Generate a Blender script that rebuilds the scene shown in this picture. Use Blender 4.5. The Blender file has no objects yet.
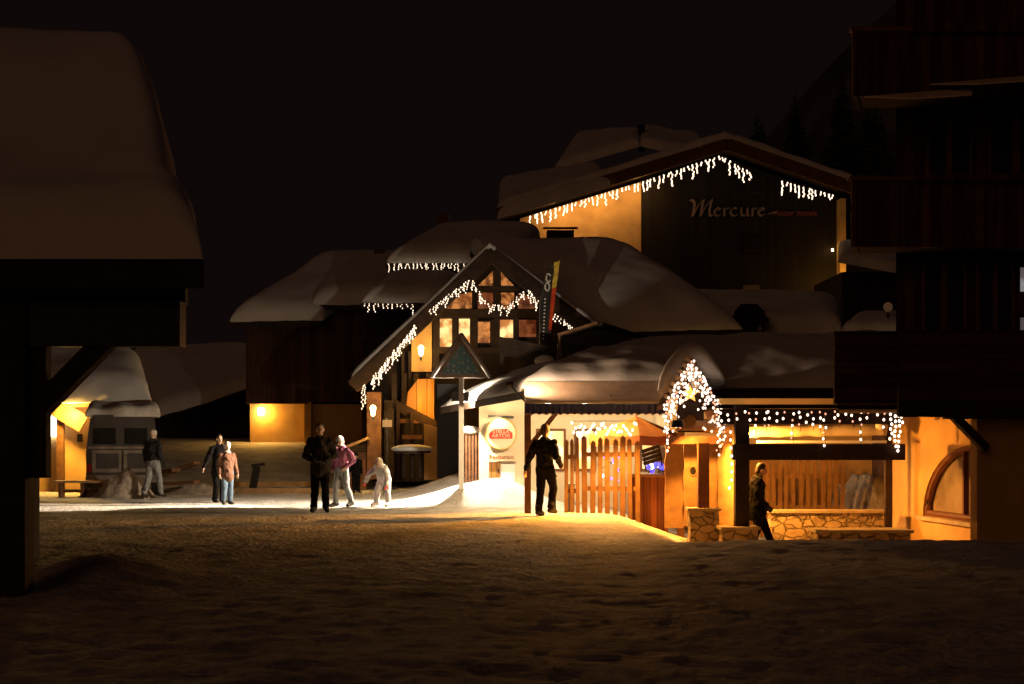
import bpy, bmesh, math, random
from mathutils import Vector, Matrix, noise
random.seed(7)
S = bpy.context.scene
COL = S.collection
CAMZ, F, HOR = 1.6, 1600.0, 435.0
V = Vector

def P(px, py, d):
    """photo pixel + distance -> world point"""
    return V(((px - 512.0) / F * d, d, CAMZ + (HOR - py) / F * d))
def PX(px, d): return (px - 512.0) / F * d
def PZ(py, d): return CAMZ + (HOR - py) / F * d

def ss(a, b, x):
    t = max(0.0, min(1.0, (x - a) / (b - a)))
    return t * t * (3 - 2 * t)

# ------------------------------------------------------------------ materials
def mat(name, col, rough=0.75, var=0.0, vscale=3.0, bump=0.0, bscale=20.0, planks=None, metal=0.0, spec=0.3, bdist=0.02, var2=0.0):
    m = bpy.data.materials.new(name); m.use_nodes = True
    nt = m.node_tree; N = nt.nodes; L = nt.links
    b = N['Principled BSDF']
    b.inputs['Base Color'].default_value = (*col, 1)
    b.inputs['Roughness'].default_value = rough
    b.inputs['Metallic'].default_value = metal
    b.inputs['Specular IOR Level'].default_value = spec
    tc = N.new('ShaderNodeTexCoord')
    src = None
    h = None
    if var > 0:
        n = N.new('ShaderNodeTexNoise'); n.inputs['Scale'].default_value = vscale; n.inputs['Detail'].default_value = 6
        mp = N.new('ShaderNodeMapping')
        if planks:
            mp.inputs['Scale'].default_value = {'X': (4, 4, .35), 'Y': (4, 4, .35), 'Z': (.35, .35, 4)}[planks[0]]
        L.new(tc.outputs['Object'], mp.inputs['Vector']); L.new(mp.outputs['Vector'], n.inputs['Vector'])
        r = N.new('ShaderNodeValToRGB')
        r.color_ramp.elements[0].position = .3; r.color_ramp.elements[1].position = .7
        r.color_ramp.elements[0].color = (*[c * (1 - var) for c in col], 1)
        r.color_ramp.elements[1].color = (*[min(1, c * (1 + var)) for c in col], 1)
        L.new(n.outputs['Fac'], r.inputs['Fac']); src = r.outputs['Color']
    if planks:
        sp = N.new('ShaderNodeSeparateXYZ'); L.new(tc.outputs['Object'], sp.inputs['Vector'])
        d = N.new('ShaderNodeMath'); d.operation = 'DIVIDE'; d.inputs[1].default_value = planks[1]
        L.new(sp.outputs[planks[0]], d.inputs[0])
        fr = N.new('ShaderNodeMath'); fr.operation = 'FRACT'; L.new(d.outputs[0], fr.inputs[0])
        lt = N.new('ShaderNodeMath'); lt.operation = 'GREATER_THAN'; lt.inputs[1].default_value = .1
        L.new(fr.outputs[0], lt.inputs[0]); h = lt.outputs[0]
        fl = N.new('ShaderNodeMath'); fl.operation = 'FLOOR'; L.new(d.outputs[0], fl.inputs[0])
        wn = N.new('ShaderNodeTexWhiteNoise'); wn.noise_dimensions = '1D'; L.new(fl.outputs[0], wn.inputs['W'])
        ml = N.new('ShaderNodeMath'); ml.operation = 'MULTIPLY_ADD'; ml.inputs[1].default_value = .7; ml.inputs[2].default_value = .55
        L.new(wn.outputs['Value'], ml.inputs[0])
        m2 = N.new('ShaderNodeMath'); m2.operation = 'MULTIPLY'; L.new(ml.outputs[0], m2.inputs[0])
        mr = N.new('ShaderNodeMapRange'); mr.inputs['To Min'].default_value = .35; L.new(h, mr.inputs['Value']); L.new(mr.outputs[0], m2.inputs[1])
        mx = N.new('ShaderNodeMix'); mx.data_type = 'RGBA'; mx.blend_type = 'MULTIPLY'; mx.inputs[0].default_value = 1
        if src: L.new(src, mx.inputs[6])
        else: mx.inputs[6].default_value = (*col, 1)
        L.new(m2.outputs[0], mx.inputs[7]); src = mx.outputs[2]
    if src: L.new(src, b.inputs['Base Color'])
    if bump > 0 or h:
        bp = N.new('ShaderNodeBump'); bp.inputs['Strength'].default_value = max(bump, .3); bp.inputs['Distance'].default_value = bdist
        if bump > 0:
            n2 = N.new('ShaderNodeTexNoise'); n2.inputs['Scale'].default_value = bscale; n2.inputs['Detail'].default_value = 8
            L.new(tc.outputs['Object'], n2.inputs['Vector'])
            if h:
                ad = N.new('ShaderNodeMath'); L.new(n2.outputs['Fac'], ad.inputs[0]); L.new(h, ad.inputs[1]); L.new(ad.outputs[0], bp.inputs['Height'])
            else: L.new(n2.outputs['Fac'], bp.inputs['Height'])
        else: L.new(h, bp.inputs['Height'])
        L.new(bp.outputs['Normal'], b.inputs['Normal'])
    return m

def emat(name, col, strength, var=0.0, vscale=3.0, dark=(0.1, .03, .01), sampling='AUTO'):
    m = bpy.data.materials.new(name); m.use_nodes = True
    nt = m.node_tree; N = nt.nodes; L = nt.links
    b = N['Principled BSDF']
    b.inputs['Base Color'].default_value = (*[c * .5 for c in col], 1)
    b.inputs['Emission Color'].default_value = (*col, 1)
    b.inputs['Emission Strength'].default_value = strength
    b.inputs['Roughness'].default_value = .25
    if var:
        tc = N.new('ShaderNodeTexCoord'); n = N.new('ShaderNodeTexNoise'); n.inputs['Scale'].default_value = vscale; n.inputs['Detail'].default_value = 4
        L.new(tc.outputs['Object'], n.inputs['Vector'])
        r = N.new('ShaderNodeValToRGB'); r.color_ramp.elements[0].position = .43; r.color_ramp.elements[1].position = .60
        r.color_ramp.elements[0].color = (*dark, 1); r.color_ramp.elements[1].color = (*col, 1)
        L.new(n.outputs['Fac'], r.inputs['Fac']); L.new(r.outputs['Color'], b.inputs['Emission Color'])
    m.cycles.emission_sampling = sampling
    return m

def stone_mat(name, col, scale=5.4):
    m = bpy.data.materials.new(name); m.use_nodes = True
    nt = m.node_tree; N = nt.nodes; L = nt.links; b = N['Principled BSDF']; b.inputs['Roughness'].default_value = .85
    tc = N.new('ShaderNodeTexCoord')
    nz = N.new('ShaderNodeTexNoise'); nz.inputs['Scale'].default_value = 2.5
    L.new(tc.outputs['Object'], nz.inputs['Vector'])
    mixv = N.new('ShaderNodeMix'); mixv.data_type = 'VECTOR'; mixv.inputs[0].default_value = .22
    L.new(tc.outputs['Object'], mixv.inputs[4]); L.new(nz.outputs['Color'], mixv.inputs[5])
    mp = N.new('ShaderNodeMapping'); mp.inputs['Scale'].default_value = (1, 1, 1.7); L.new(mixv.outputs[1], mp.inputs['Vector'])
    vo = N.new('ShaderNodeTexVoronoi'); vo.feature = 'DISTANCE_TO_EDGE'; vo.inputs['Scale'].default_value = scale
    vc = N.new('ShaderNodeTexVoronoi'); vc.inputs['Scale'].default_value = scale
    L.new(mp.outputs['Vector'], vo.inputs['Vector']); L.new(mp.outputs['Vector'], vc.inputs['Vector'])
    r = N.new('ShaderNodeValToRGB'); r.color_ramp.elements[0].position = .015; r.color_ramp.elements[1].position = .085
    L.new(vo.outputs['Distance'], r.inputs['Fac'])
    sat = N.new('ShaderNodeSeparateColor'); L.new(vc.outputs['Color'], sat.inputs[0])
    cr = N.new('ShaderNodeValToRGB'); cr.color_ramp.elements[0].color = (*[c * .5 for c in col], 1); cr.color_ramp.elements[1].color = (*[c * 1.35 for c in col], 1)
    L.new(sat.outputs[0], cr.inputs['Fac'])
    mx = N.new('ShaderNodeMix'); mx.data_type = 'RGBA'; mx.inputs[6].default_value = (*[c * .5 for c in col], 1)
    L.new(r.outputs['Color'], mx.inputs[0]); L.new(cr.outputs['Color'], mx.inputs[7]); L.new(mx.outputs[2], b.inputs['Base Color'])
    n2 = N.new('ShaderNodeTexNoise'); n2.inputs['Scale'].default_value = 18; n2.inputs['Detail'].default_value = 8; L.new(tc.outputs['Object'], n2.inputs['Vector'])
    ad = N.new('ShaderNodeMath'); ad.operation = 'MULTIPLY_ADD'; ad.inputs[1].default_value = .4; L.new(n2.outputs['Fac'], ad.inputs[0]); L.new(r.outputs['Color'], ad.inputs[2])
    bp = N.new('ShaderNodeBump'); bp.inputs['Strength'].default_value = .9; bp.inputs['Distance'].default_value = .05
    L.new(ad.outputs[0], bp.inputs['Height']); L.new(bp.outputs['Normal'], b.inputs['Normal'])
    return m

M = {}
M['snow'] = mat('roof_snow', (.80, .79, .79), .7, .07, 1.0, .35, 5, bdist=.022)
M['ground'] = mat('ground_snow', (.66, .63, .60), .75, .28, 1.8, .9, 11, bdist=.06)
M['wood_dark'] = mat('dark_timber', (.024, .014, .009), .8, .35, 3, .3, 30, planks=('X', .16))
M['balcony_timber'] = mat('balcony_timber', (.10, .044, .028), .8, .4, 3, .3, 30, planks=('X', .16))
M['balcony_boards'] = mat('balcony_boards', (.07, .03, .02), .8, .4, 3, .3, 30, planks=('Z', .2))
M['chalet_timber'] = mat('chalet_timber', (.075, .037, .022), .8, .4, 3, .3, 30, planks=('X', .18))
M['wood_darky'] = mat('dark_timber_side', (.035, .022, .014), .8, .35, 3, .3, 30, planks=('Y', .16))
M['wood_h'] = mat('dark_timber_boards', (.03, .019, .012), .8, .35, 3, .3, 30, planks=('Z', .2))
M['beam'] = mat('beam_timber', (.030, .017, .010), .75, .4, 5, .4, 25)
M['beam_brown'] = mat('brown_beam', (.16, .075, .035), .7, .35, 5, .4, 25)
M['pine'] = mat('pale_pine', (.42, .25, .11), .65, .3, 4, .3, 25)
M['picket'] = mat('picket_wood', (.21, .115, .05), .7, .35, 4, .3, 25)
M['counter'] = mat('counter_wood', (.28, .09, .035), .5, .25, 4, .2, 30, planks=('X', .14))
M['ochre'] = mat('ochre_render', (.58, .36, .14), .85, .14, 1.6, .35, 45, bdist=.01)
M['cream'] = mat('cream_render', (.72, .62, .46), .85, .10, 1.4, .3, 45, bdist=.01)
M['white'] = mat('white_paint', (.78, .76, .72), .6, .06, 2)
M['metal'] = mat('grey_metal', (.16, .16, .16), .45, .2, 6, metal=.8)
M['black'] = mat('black_paint', (.015, .014, .013), .5, .2, 6)
M['stone'] = stone_mat('rubble_stone', (.42, .30, .17))
M['slab'] = mat('stone_cap', (.45, .36, .25), .8, .25, 4, .5, 20)
M['navy'] = mat('navy_fabric', (.04, .06, .26), .85, .2, 6, .2, 60)
M['tan'] = mat('tan_fabric', (.62, .45, .32), .85, .15, 4, .3, 40)
M['orange_cloth'] = mat('orange_fabric', (.62, .19, .035), .8, .15, 3, .3, 25)
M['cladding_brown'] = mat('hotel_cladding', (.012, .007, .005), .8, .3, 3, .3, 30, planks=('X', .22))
M['soffit_light'] = mat('pale_soffit_light', (.80, .66, .52), .8, .1, 3)  # pale tone paints in the light on the balcony underside
M['glass'] = mat('dark_glass', (.02, .018, .016), .06, .2, 2, spec=.8)
M['bulb'] = emat('fairy_bulb', (1.0, .77, .58), 2.6, sampling='AUTO')
M['bulb_far'] = emat('icicle_bulb', (1.0, .76, .54), 2.3, sampling='AUTO')
M['bulb_dim'] = emat('red_bulb', (1.0, .42, .24), 1.3)
M['wire'] = mat('cable', (.02, .02, .02), .6)
M['lamp_glow'] = emat('lamp_glass', (1.0, .62, .22), 30)
M['lamp_white'] = emat('white_lamp_glass', (1.0, .86, .66), 30)

# ------------------------------------------------------------------ mesh builder
class MB:
    def __init__(s): s.v = []; s.f = []; s.m = []
    def add(s, vs, fs, mi=0):
        o = len(s.v); s.v += [V(v) for v in vs]; s.f += [tuple(i + o for i in f) for f in fs]; s.m += [mi] * len(fs); return s
    def box(s, x0, x1, y0, y1, z0, z1, mi=0):
        vs = [(x, y, z) for z in (z0, z1) for y in (y0, y1) for x in (x0, x1)]
        return s.add(vs, [(0, 2, 3, 1), (4, 5, 7, 6), (0, 1, 5, 4), (2, 6, 7, 3), (0, 4, 6, 2), (1, 3, 7, 5)], mi)
    def bar(s, p0, p1, w, h, up=(0, 0, 1), mi=0):
        p0 = V(p0); p1 = V(p1); d = (p1 - p0).normalized(); up = V(up)
        if abs(d.dot(up)) > .98: up = V((0, 1, 0))
        sx = d.cross(up).normalized(); sz = sx.cross(d).normalized()
        vs = []
        for p in (p0, p1):
            for a, b in ((-1, -1), (1, -1), (1, 1), (-1, 1)): vs.append(p + sx * a * w / 2 + sz * b * h / 2)
        return s.add(vs, [(3, 2, 1, 0), (4, 5, 6, 7), (0, 1, 5, 4), (1, 2, 6, 5), (2, 3, 7, 6), (3, 0, 4, 7)], mi)
    def tube(s, pts, r, n=8, mi=0):
        pts = [V(p) for p in pts]; vs = []; fs = []
        rs = r if isinstance(r, (list, tuple)) else [r] * len(pts)
        for i, p in enumerate(pts):
            d = (pts[min(i + 1, len(pts) - 1)] - pts[max(i - 1, 0)]).normalized()
            a = d.orthogonal().normalized() if abs(d.z) > .9 else d.cross(V((0, 0, 1))).normalized()
            b = d.cross(a)
            for k in range(n):
                t = 2 * math.pi * k / n; vs.append(p + (a * math.cos(t) + b * math.sin(t)) * rs[i])
        for i in range(len(pts) - 1):
            for k in range(n): fs.append((i * n + k, i * n + (k + 1) % n, (i + 1) * n + (k + 1) % n, (i + 1) * n + k))
        fs.append(tuple(reversed(range(n)))); fs.append(tuple((len(pts) - 1) * n + k for k in range(n)))
        return s.add(vs, fs, mi)
    def ell(s, c, r, R=None, nu=14, nv=9, mi=0):
        c = V(c); r = (r, r, r) if not isinstance(r, (tuple, list)) else r
        vs = [(0, 0, -1)]; fs = []
        for j in range(1, nv):
            ph = -math.pi / 2 + math.pi * j / nv
            for i in range(nu):
                t = 2 * math.pi * i / nu; vs.append((math.cos(ph) * math.cos(t), math.cos(ph) * math.sin(t), math.sin(ph)))
        vs.append((0, 0, 1)); top = len(vs) - 1
        for i in range(nu):
            fs.append((0, 1 + (i + 1) % nu, 1 + i)); fs.append((top, top - nu + i, top - nu + (i + 1) % nu))
        for j in range(nv - 2):
            for i in range(nu):
                a = 1 + j * nu + i; b = 1 + j * nu + (i + 1) % nu; fs.append((a, b, b + nu, a + nu))
        out = []
        for v in vs:
            w = V((v[0] * r[0], v[1] * r[1], v[2] * r[2]))
            if R is not None: w = R @ w
            out.append(c + w)
        return s.add(out, fs, mi)
    def cap(s, p0, p1, r0, r1, n=12, mi=0):
        p0 = V(p0); p1 = V(p1); d = p1 - p0; L = d.length
        if L < 1e-5: return s.ell(p0, r0, mi=mi)
        d.normalize(); pts = []; rs = []
        for k in range(4):
            a = math.pi / 2 * (k / 3.5 + .06); pts.append(p0 - d * r0 * math.cos(a)); rs.append(r0 * math.sin(a))
        for k in range(4):
            a = math.pi / 2 * ((3 - k) / 3.5 + .06); pts.append(p1 + d * r1 * math.cos(a)); rs.append(r1 * math.sin(a))
        return s.tube(pts, rs, n, mi)
    def prism(s, poly, y0, y1, mi=0):
        """poly: list of (x,z), counter-clockwise seen from -y; extruded along y"""
        n = len(poly); vs = [(x, y0, z) for x, z in poly] + [(x, y1, z) for x, z in poly]
        fs = [tuple(range(n)), tuple(reversed(range(n, 2 * n)))]
        for i in range(n): j = (i + 1) % n; fs.append((j, i, i + n, j + n))
        return s.add(vs, fs, mi)
    def slab(s, quad, t, mi=0):
        """plate of thickness t below four corners"""
        q = [V(p) for p in quad]; vs = q + [p - V((0, 0, t)) for p in q]
        return s.add(vs, [(0, 1, 2, 3), (7, 6, 5, 4), (0, 4, 5, 1), (1, 5, 6, 2), (2, 6, 7, 3), (3, 7, 4, 0)], mi)
    def build(s, name, mats, parent=None, local=False, smooth=False, at=None):
        off = V((0, 0, 0))
        if not local:
            if at is not None: off = V(at)
            p = parent
            while p is not None: off = off + p.location; p = p.parent
        me = bpy.data.meshes.new(name)
        me.from_pydata([v - off for v in s.v], [], s.f)
        for m in (mats if isinstance(mats, (list, tuple)) else [mats]): me.materials.append(m)
        if any(s.m): me.polygons.foreach_set('material_index', s.m)
        bm = bmesh.new(); bm.from_mesh(me); bmesh.ops.recalc_face_normals(bm, faces=bm.faces); bm.to_mesh(me); bm.free()
        if smooth: me.polygons.foreach_set('use_smooth', [True] * len(me.polygons))
        me.update()
        o = bpy.data.objects.new(name, me); COL.objects.link(o)
        if parent is not None: o.parent = parent
        elif at is not None: o.location = at
        return o

def tag(o, label=None, cat=None, group=None, kind=None):
    if label: o['label'] = label
    if cat: o['category'] = cat
    if group: o['group'] = group
    if kind: o['kind'] = kind
    return o
def thing(name, label, cat, loc=(0, 0, 0), rz=0, group=None):
    o = bpy.data.objects.new(name, None); COL.objects.link(o); o.location = loc; o.rotation_euler = (0, 0, rz)
    o.empty_display_size = .2
    return tag(o, label, cat, group)
def wallbox(name, m, parent, *b): return MB().box(*b).build(name, m, parent)

def lamp(name, loc, power, col, radius=.08, typ='POINT', **k):
    l = bpy.data.lights.new(name, typ); l.energy = power; l.color = col
    if typ in ('POINT', 'SPOT'): l.shadow_soft_size = radius
    o = bpy.data.objects.new(name, l); COL.objects.link(o); o.location = loc
    for a, b in k.items(): setattr(l, a, b)
    return o
WARM = (1.0, .52, .16); ORANGE = (1.0, .44, .09); SOFTW = (1.0, .78, .52)

# ------------------------------------------------------------------ snow layers on roofs
def snow_slab(name, parent, quad, t, r=.45, rnd=(1, 1, 1, 1), seed=0, nu=36, nv=22, p=2.6, sag=.0, amp=.12, under=.02, m=None, lab=None, lump=1.0):
    """quad A,B (eave), C,D (ridge); rnd: eave, right(BC), ridge, left(DA) edges rounded"""
    A, B, C, D = [V(q) for q in quad]
    def sp(n, r0, r1, ln):
        out = []
        for i in range(n + 1):
            x = i / n
            x = .5 - .5 * math.cos(math.pi * x) if (r0 or r1) else x
            out.append(x)
        return out
    lu = ((B - A).length + (C - D).length) / 2; lv = ((D - A).length + (C - B).length) / 2
    us = sp(nu, 1, 1, lu); vs_ = sp(nv, 1, 1, lv)
    top = []; bot = []
    for v in vs_:
        for u in us:
            q = (A * (1 - u) + B * u) * (1 - v) + (D * (1 - u) + C * u) * v
            n1 = noise.noise(V((q.x * .55 + seed * 7.1, q.y * .55, seed * 3.3)))
            n2 = noise.noise(V((q.x * 1.9 + seed, q.y * 1.9, q.z * 1.9)))
            ds = []
            if rnd[0]: ds.append(v * lv)
            if rnd[1]: ds.append((1 - u) * lu)
            if rnd[2]: ds.append((1 - v) * lv)
            if rnd[3]: ds.append(u * lu)
            k = 1.0
            for s_ in ds:
                x = min(1.0, s_ / r); k *= (1 - (1 - x) ** p) ** (1 / p)
            edge = (D - A).normalized() * (-1)
            wob = 0.0
            if rnd[0] and v < .5:
                w = (1 - min(1, v * lv / (r * 2.2)))
                wob = w * (n1 * .22 + n2 * .10) * lump
            qq = q + V((edge.x, edge.y, edge.z)) * wob
            hgt = t * k * (1 + amp * n1 * 1.6 + amp * .5 * n2)
            out = V((0, 0, 0))
            top.append(qq + V((0, 0, hgt)) + edge * (sag * k * (1 - min(1, v * lv / r))))
            bot.append(qq - V((0, 0, under)))
    n = len(us); fs = []
    N = len(top)
    for j in range(len(vs_) - 1):
        for i in range(n - 1):
            a = j * n + i; fs.append((a, a + 1, a + n + 1, a + n)); fs.append((N + a, N + a + n, N + a + n + 1, N + a + 1))
    def skirt(idx):
        for a, b in zip(idx[:-1], idx[1:]): fs.append((a, N + a, N + b, b))
    skirt([i for i in range(n)][::-1]); skirt([(len(vs_) - 1) * n + i for i in range(n)])
    skirt([j * n for j in range(len(vs_))]); skirt([j * n + n - 1 for j in range(len(vs_))][::-1])
    o = MB().add(top + bot, fs).build(name, m or M['snow'], parent, smooth=True)
    if lab: o['label'] = lab
    return o

# ------------------------------------------------------------------ ground
def gz0(x, y):
    z = 1.45 * ss(47, 63, y)
    z -= .56 * ss(1.8, 4.0, x) * ss(23.6, 27, y) * (1 - ss(37, 43, y))
    z += .06 * math.exp(-((y - 22.8) / 1.1) ** 2) * ss(.2, 3.6, x)
    z += .60 * math.exp(-((x + .3) / (1.7 if x < -.3 else 1.0)) ** 2 - ((y - 36.7) / .85) ** 2)
    z += .62 * math.exp(-((x + 1.0) / 1.5) ** 2 - ((y - 43) / 2.6) ** 2)
    z += .28 * math.exp(-((x + 4.5) / .7) ** 2 - ((y - 17.6) / .9) ** 2)
    return z
def gz(x, y):
    return gz0(x, y)
def build_ground():
    def lin(a, b, s):
        n = max(1, int(round((b - a) / s))); return [a + (b - a) * i / n for i in range(n)]
    ys = lin(-30, 8, 2.5) + lin(8, 24.5, .075) + lin(24.5, 40, .11) + lin(40, 70, .5) + lin(70, 140, 5) + lin(140, 1500, 80) + [1500]
    xs = lin(-1500, -150, 90) + lin(-150, -20, 8) + lin(-20, -9, .4) + lin(-9, 10, .1) + lin(10, 22, .4) + lin(22, 150, 8) + lin(150, 1500, 90) + [1500]
    vs = []
    for y in ys:
        for x in xs:
            z = gz0(x, y)
            if y < 75 and abs(x) < 30:
                f = 1 - ss(55, 75, y)
                n1 = noise.noise(V((x * .35, y * .35, 1.7))); n2 = noise.noise(V((x * 1.3, y * 1.1, 5.2))); n3 = noise.noise(V((x * 3.6, y * 3.1, 9.4))); n4 = noise.noise(V((x * 8.0, y * 7.0, 2.1)))
                rough = 1.0 if y < 31 else .45
                z += f * (.04 * n1 + rough * (.018 * n2 + .025 * n3 + .025 * n4))
            if y > 75: z -= .3
            vs.append((x, y, z))
    n = len(xs); fs = []
    for j in range(len(ys) - 1):
        for i in range(n - 1):
            a = j * n + i; fs.append((a, a + 1, a + n + 1, a + n))
    o = MB().add(vs, fs).build('ground', M['ground'], smooth=True); o['kind'] = 'structure'
    return o
build_ground()

# far hillside behind the village
def hillz(x, y):
    return ss(115, 420, y) * (8 + 8 * noise.noise(V((x * .012, y * .012, 3))) + 110 * ss(-10, 115, x)) + 3 * noise.noise(V((x * .03, y * .03, 8))) - 3
def build_hill():
    vs = []; fs = []; nx, ny = 90, 40
    for j in range(ny + 1):
        for i in range(nx + 1):
            x = -320 + 640 * i / nx; y = 115 + 420 * j / ny
            vs.append((x, y, hillz(x, y) if j else -4))
    n = nx + 1
    for j in range(ny):
        for i in range(nx): a = j * n + i; fs.append((a, a + 1, a + n + 1, a + n))
    o = MB().add(vs, fs).build('hillside', mat('hill_forest_floor', (.13, .12, .12), .9, .6, .03), smooth=True); o['kind'] = 'structure'
build_hill()

# ------------------------------------------------------------------ conifers on the hillside
M['needles'] = mat('conifer_needles', (.05, .06, .045), .9, .5, 1.5)
M['bark'] = mat('bark', (.06, .045, .035), .9, .3, 4)
def conifer_meshes(h, seed):
    rnd = random.Random(seed); cr = MB()
    nl = int(h * 1.6)
    for k in range(nl):
        f = k / nl; z = h * (.12 + .86 * f); R = h * .2 * (1 - f) ** .85 + .15
        nb = 9 if f < .7 else 6
        for b in range(nb):
            a = 2 * math.pi * (b + rnd.random() * .8) / nb; r = R * rnd.uniform(.65, 1.15); dz = -r * rnd.uniform(.25, .5)
            d = V((math.cos(a), math.sin(a), 0)); s = V((-d.y, d.x, 0))
            p0 = V((0, 0, z)); p1 = d * r + V((0, 0, z + dz)); w = r * .22
            mid = p0.lerp(p1, .6)
            cr.add([p0, mid + s * w + V((0, 0, -.1 * r)), p1, mid - s * w + V((0, 0, -.1 * r)), mid + V((0, 0, .08 * r))],
                   [(0, 1, 4), (1, 2, 4), (2, 3, 4), (3, 0, 4)])
            for q in range(2):
                m = p0.lerp(p1, rnd.uniform(.35, .85)); e = m + (d * .5 + s * rnd.choice((-1, 1))) * r * .28 + V((0, 0, -.12 * r))
                cr.add([m + V((0, 0, .05 * r)), e, m - V((0, 0, .16 * r)) + d * .1 * r], [(0, 1, 2)])
    tr = MB().tube([(0, 0, -1), (0, 0, h * .5), (0, 0, h * .98)], [h * .02, h * .012, .02], 7)
    return cr, tr
tree_proto = []
for k in range(3):
    cr, tr = conifer_meshes([13, 17, 11][k], 20 + k)
    co = cr.build('crown', M['needles']); to = tr.build('trunk', M['bark']); tree_proto.append((co.data, to.data))
    bpy.data.objects.remove(co); bpy.data.objects.remove(to)
rt = random.Random(5)
tree_px = [(742, 215), (757, 205), (772, 222), (788, 235), (803, 216), (818, 240), (833, 228), (846, 250), (858, 236), (869, 250), (880, 242), (890, 260), (762, 168), (795, 186), (826, 190), (852, 200), (876, 204), (725, 180), (868, 178), (842, 176)]
for i, (px, py) in enumerate(tree_px):
    d = 125.0
    while d < 400 and CAMZ + (HOR - py) / F * d > hillz(PX(px, d), d): d += 2
    x = PX(px, d)
    t = thing('conifer', 'dark conifer standing on the unlit hillside above the hotel roof', 'tree', (x, d, hillz(x, d)), rt.uniform(0, 6), 'conifers on the dark hillside')
    s = rt.uniform(.85, 1.25); t.scale = (s, s, s)
    a, b = tree_proto[i % 3]
    for nm, me in (('crown', a), ('trunk', b)):
        o = bpy.data.objects.new(nm, me); COL.objects.link(o); o.parent = t

# ------------------------------------------------------------------ icicle light strings
def bulb_mesh(r, m, name='bulb'):
    me = MB().ell((0, 0, 0), (r, r, r * 1.25), nu=8, nv=6).build(name, m, local=True, smooth=True)
    d = me.data; bpy.data.objects.remove(me); return d
def icicle_string(label, pts, spacing, drops, r, group, m=None, name='icicle_lights', cat='string lights', seed=1, jit=.06, bs=.065):
    rnd = random.Random(seed); pts = [V(p) for p in pts]
    t = thing(name, label, cat, pts[0], 0, group)
    w = MB()
    for a, b in zip(pts[:-1], pts[1:]): w.tube([a, b], .012, 5)
    w.build('cable', M['wire'], t)
    for a, b in zip(pts[:-1], pts[1:]):
        n = max(1, int((b - a).length / spacing))
        for i in range(n):
            p = a.lerp(b, (i + rnd.uniform(.2, .8)) / n)
            L = rnd.choice(drops) * rnd.uniform(.8, 1.2); mb = MB(); k = 0
            mb.tube([p, p - V((0, 0, L))], .006, 4, mi=1)
            q = 0.02
            while q < L:
                c = p - V((rnd.uniform(-jit, jit) * .6, rnd.uniform(-.02, .02), q)); mb.ell(c, (r * rnd.uniform(.7, 1.1), r * .8, r * 1.3), nu=6, nv=4); q += bs
            mb.build('light_strand', [m or M['bulb_far'], M['wire']], t)
    return t

# ------------------------------------------------------------------ near timber shelter at the left
sh = thing('timber_shelter', 'dark timber building nearest the camera with a very deep snow load on its roof', 'building', (-6, 17, 0))
MB().box(-5.14, -4.84, 15.9, 16.2, -.1, 3.3).build('post', M['beam'], sh)
MB().box(-4.84, -4.66, 16.0, 16.18, 1.17, 2.6).build('post', M['beam'], sh)
MB().bar(P(40, 408, 16.1), P(112, 335, 16.1), .2, .24, up=(0, 1, 0)).build('brace', M['beam'], sh)
MB().box(-9, PX(183, 16.1), 15.95, 16.25, PZ(347, 16.1), PZ(302, 16.1)).build('beam', M['black'], sh)
MB().box(-9, PX(186, 16.3), 16.26, 16.4, PZ(303, 16.1), 3.3).build('eave_board', M['black'], sh)
MB().box(-12, -6.2, 17.0, 21, -.2, 3.4).build('wall', M['wood_dark'], sh)
rf = MB()
rf.slab([(-12, 15.5, 3.28), (PX(204, 15.5), 15.5, 3.28), (-4.25, 18.9, 4.7), (-12, 18.9, 4.7)], .26)
rf.slab([(-12, 18.95, 4.7), (-4.35, 18.95, 4.7), (-5.2, 22.5, 3.28), (-12, 22.5, 3.28)], .26)
rf.build('roof', M['beam'], sh)
# snow mass with a stepped right edge
def shelter_snow():
    prof = [  # (t along eave->ridge, right edge x, top z)
        (15.45, PX(203, 15.45), 3.30), (15.45, PX(203, 15.45), 3.55), (15.5, PX(200.5, 15.5), 3.9), (15.75, PX(196, 15.75), 4.08), (15.85, PX(198, 15.85), 4.13), (15.98, PX(199, 15.98), 4.2),
        (16.1, PX(196, 16.1), 4.28), (16.2, PX(188, 16.2), 4.36), (16.6, PX(185, 16.6), 4.62), (17.1, PX(181, 17.1), 5.05), (17.6, PX(175, 17.6), 5.46), (18.0, PX(170, 18.0), 5.80), (18.4, PX(164, 18.4), 6.08), (18.8, PX(155, 18.8), 6.32), (19.2, PX(145, 19.2), 6.46), (20, PX(130, 20), 6.5), (21.5, -5.6, 5.9), (22.5, -5.6, 4.9), (22.6, -5.6, 3.3)]
    top = []; nx = 70
    for (y, xr, z) in prof:
        for i in range(nx + 1):
            s = (i / nx); s = 1 - (1 - s) ** 2
            x = -12 + (xr + 12) * s
            e = xr - x
            n1 = noise.noise(V((x * .5, y * .8, 4))); n2 = noise.noise(V((x * 1.8, y * 2, z * 2)))
            drop = (1 - (1 - max(0, 1 - max(0, e) / .45) ** 2.4) ** (1 / 2.4)) * max(0, z - 3.3) * .9
            big = ss(3.3, 4.2, z)
            top.append(V((x, y - .10 * n1 * big - .03 * n2 * big, z - drop + big * (.05 * n1 + .02 * n2))))
    n = nx + 1; fs = []
    for j in range(len(prof) - 1):
        for i in range(nx): a = j * n + i; fs.append((a, a + 1, a + n + 1, a + n))
    # close right side and bottom
    rs = [j * n + nx for j in range(len(prof))]; fs.append(tuple(reversed(rs)))
    ls = [j * n for j in range(len(prof))]; fs.append(tuple(ls))
    o = MB().add(top, fs).build('roof_snow', M['snow'], sh, smooth=True)
shelter_snow()

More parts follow.
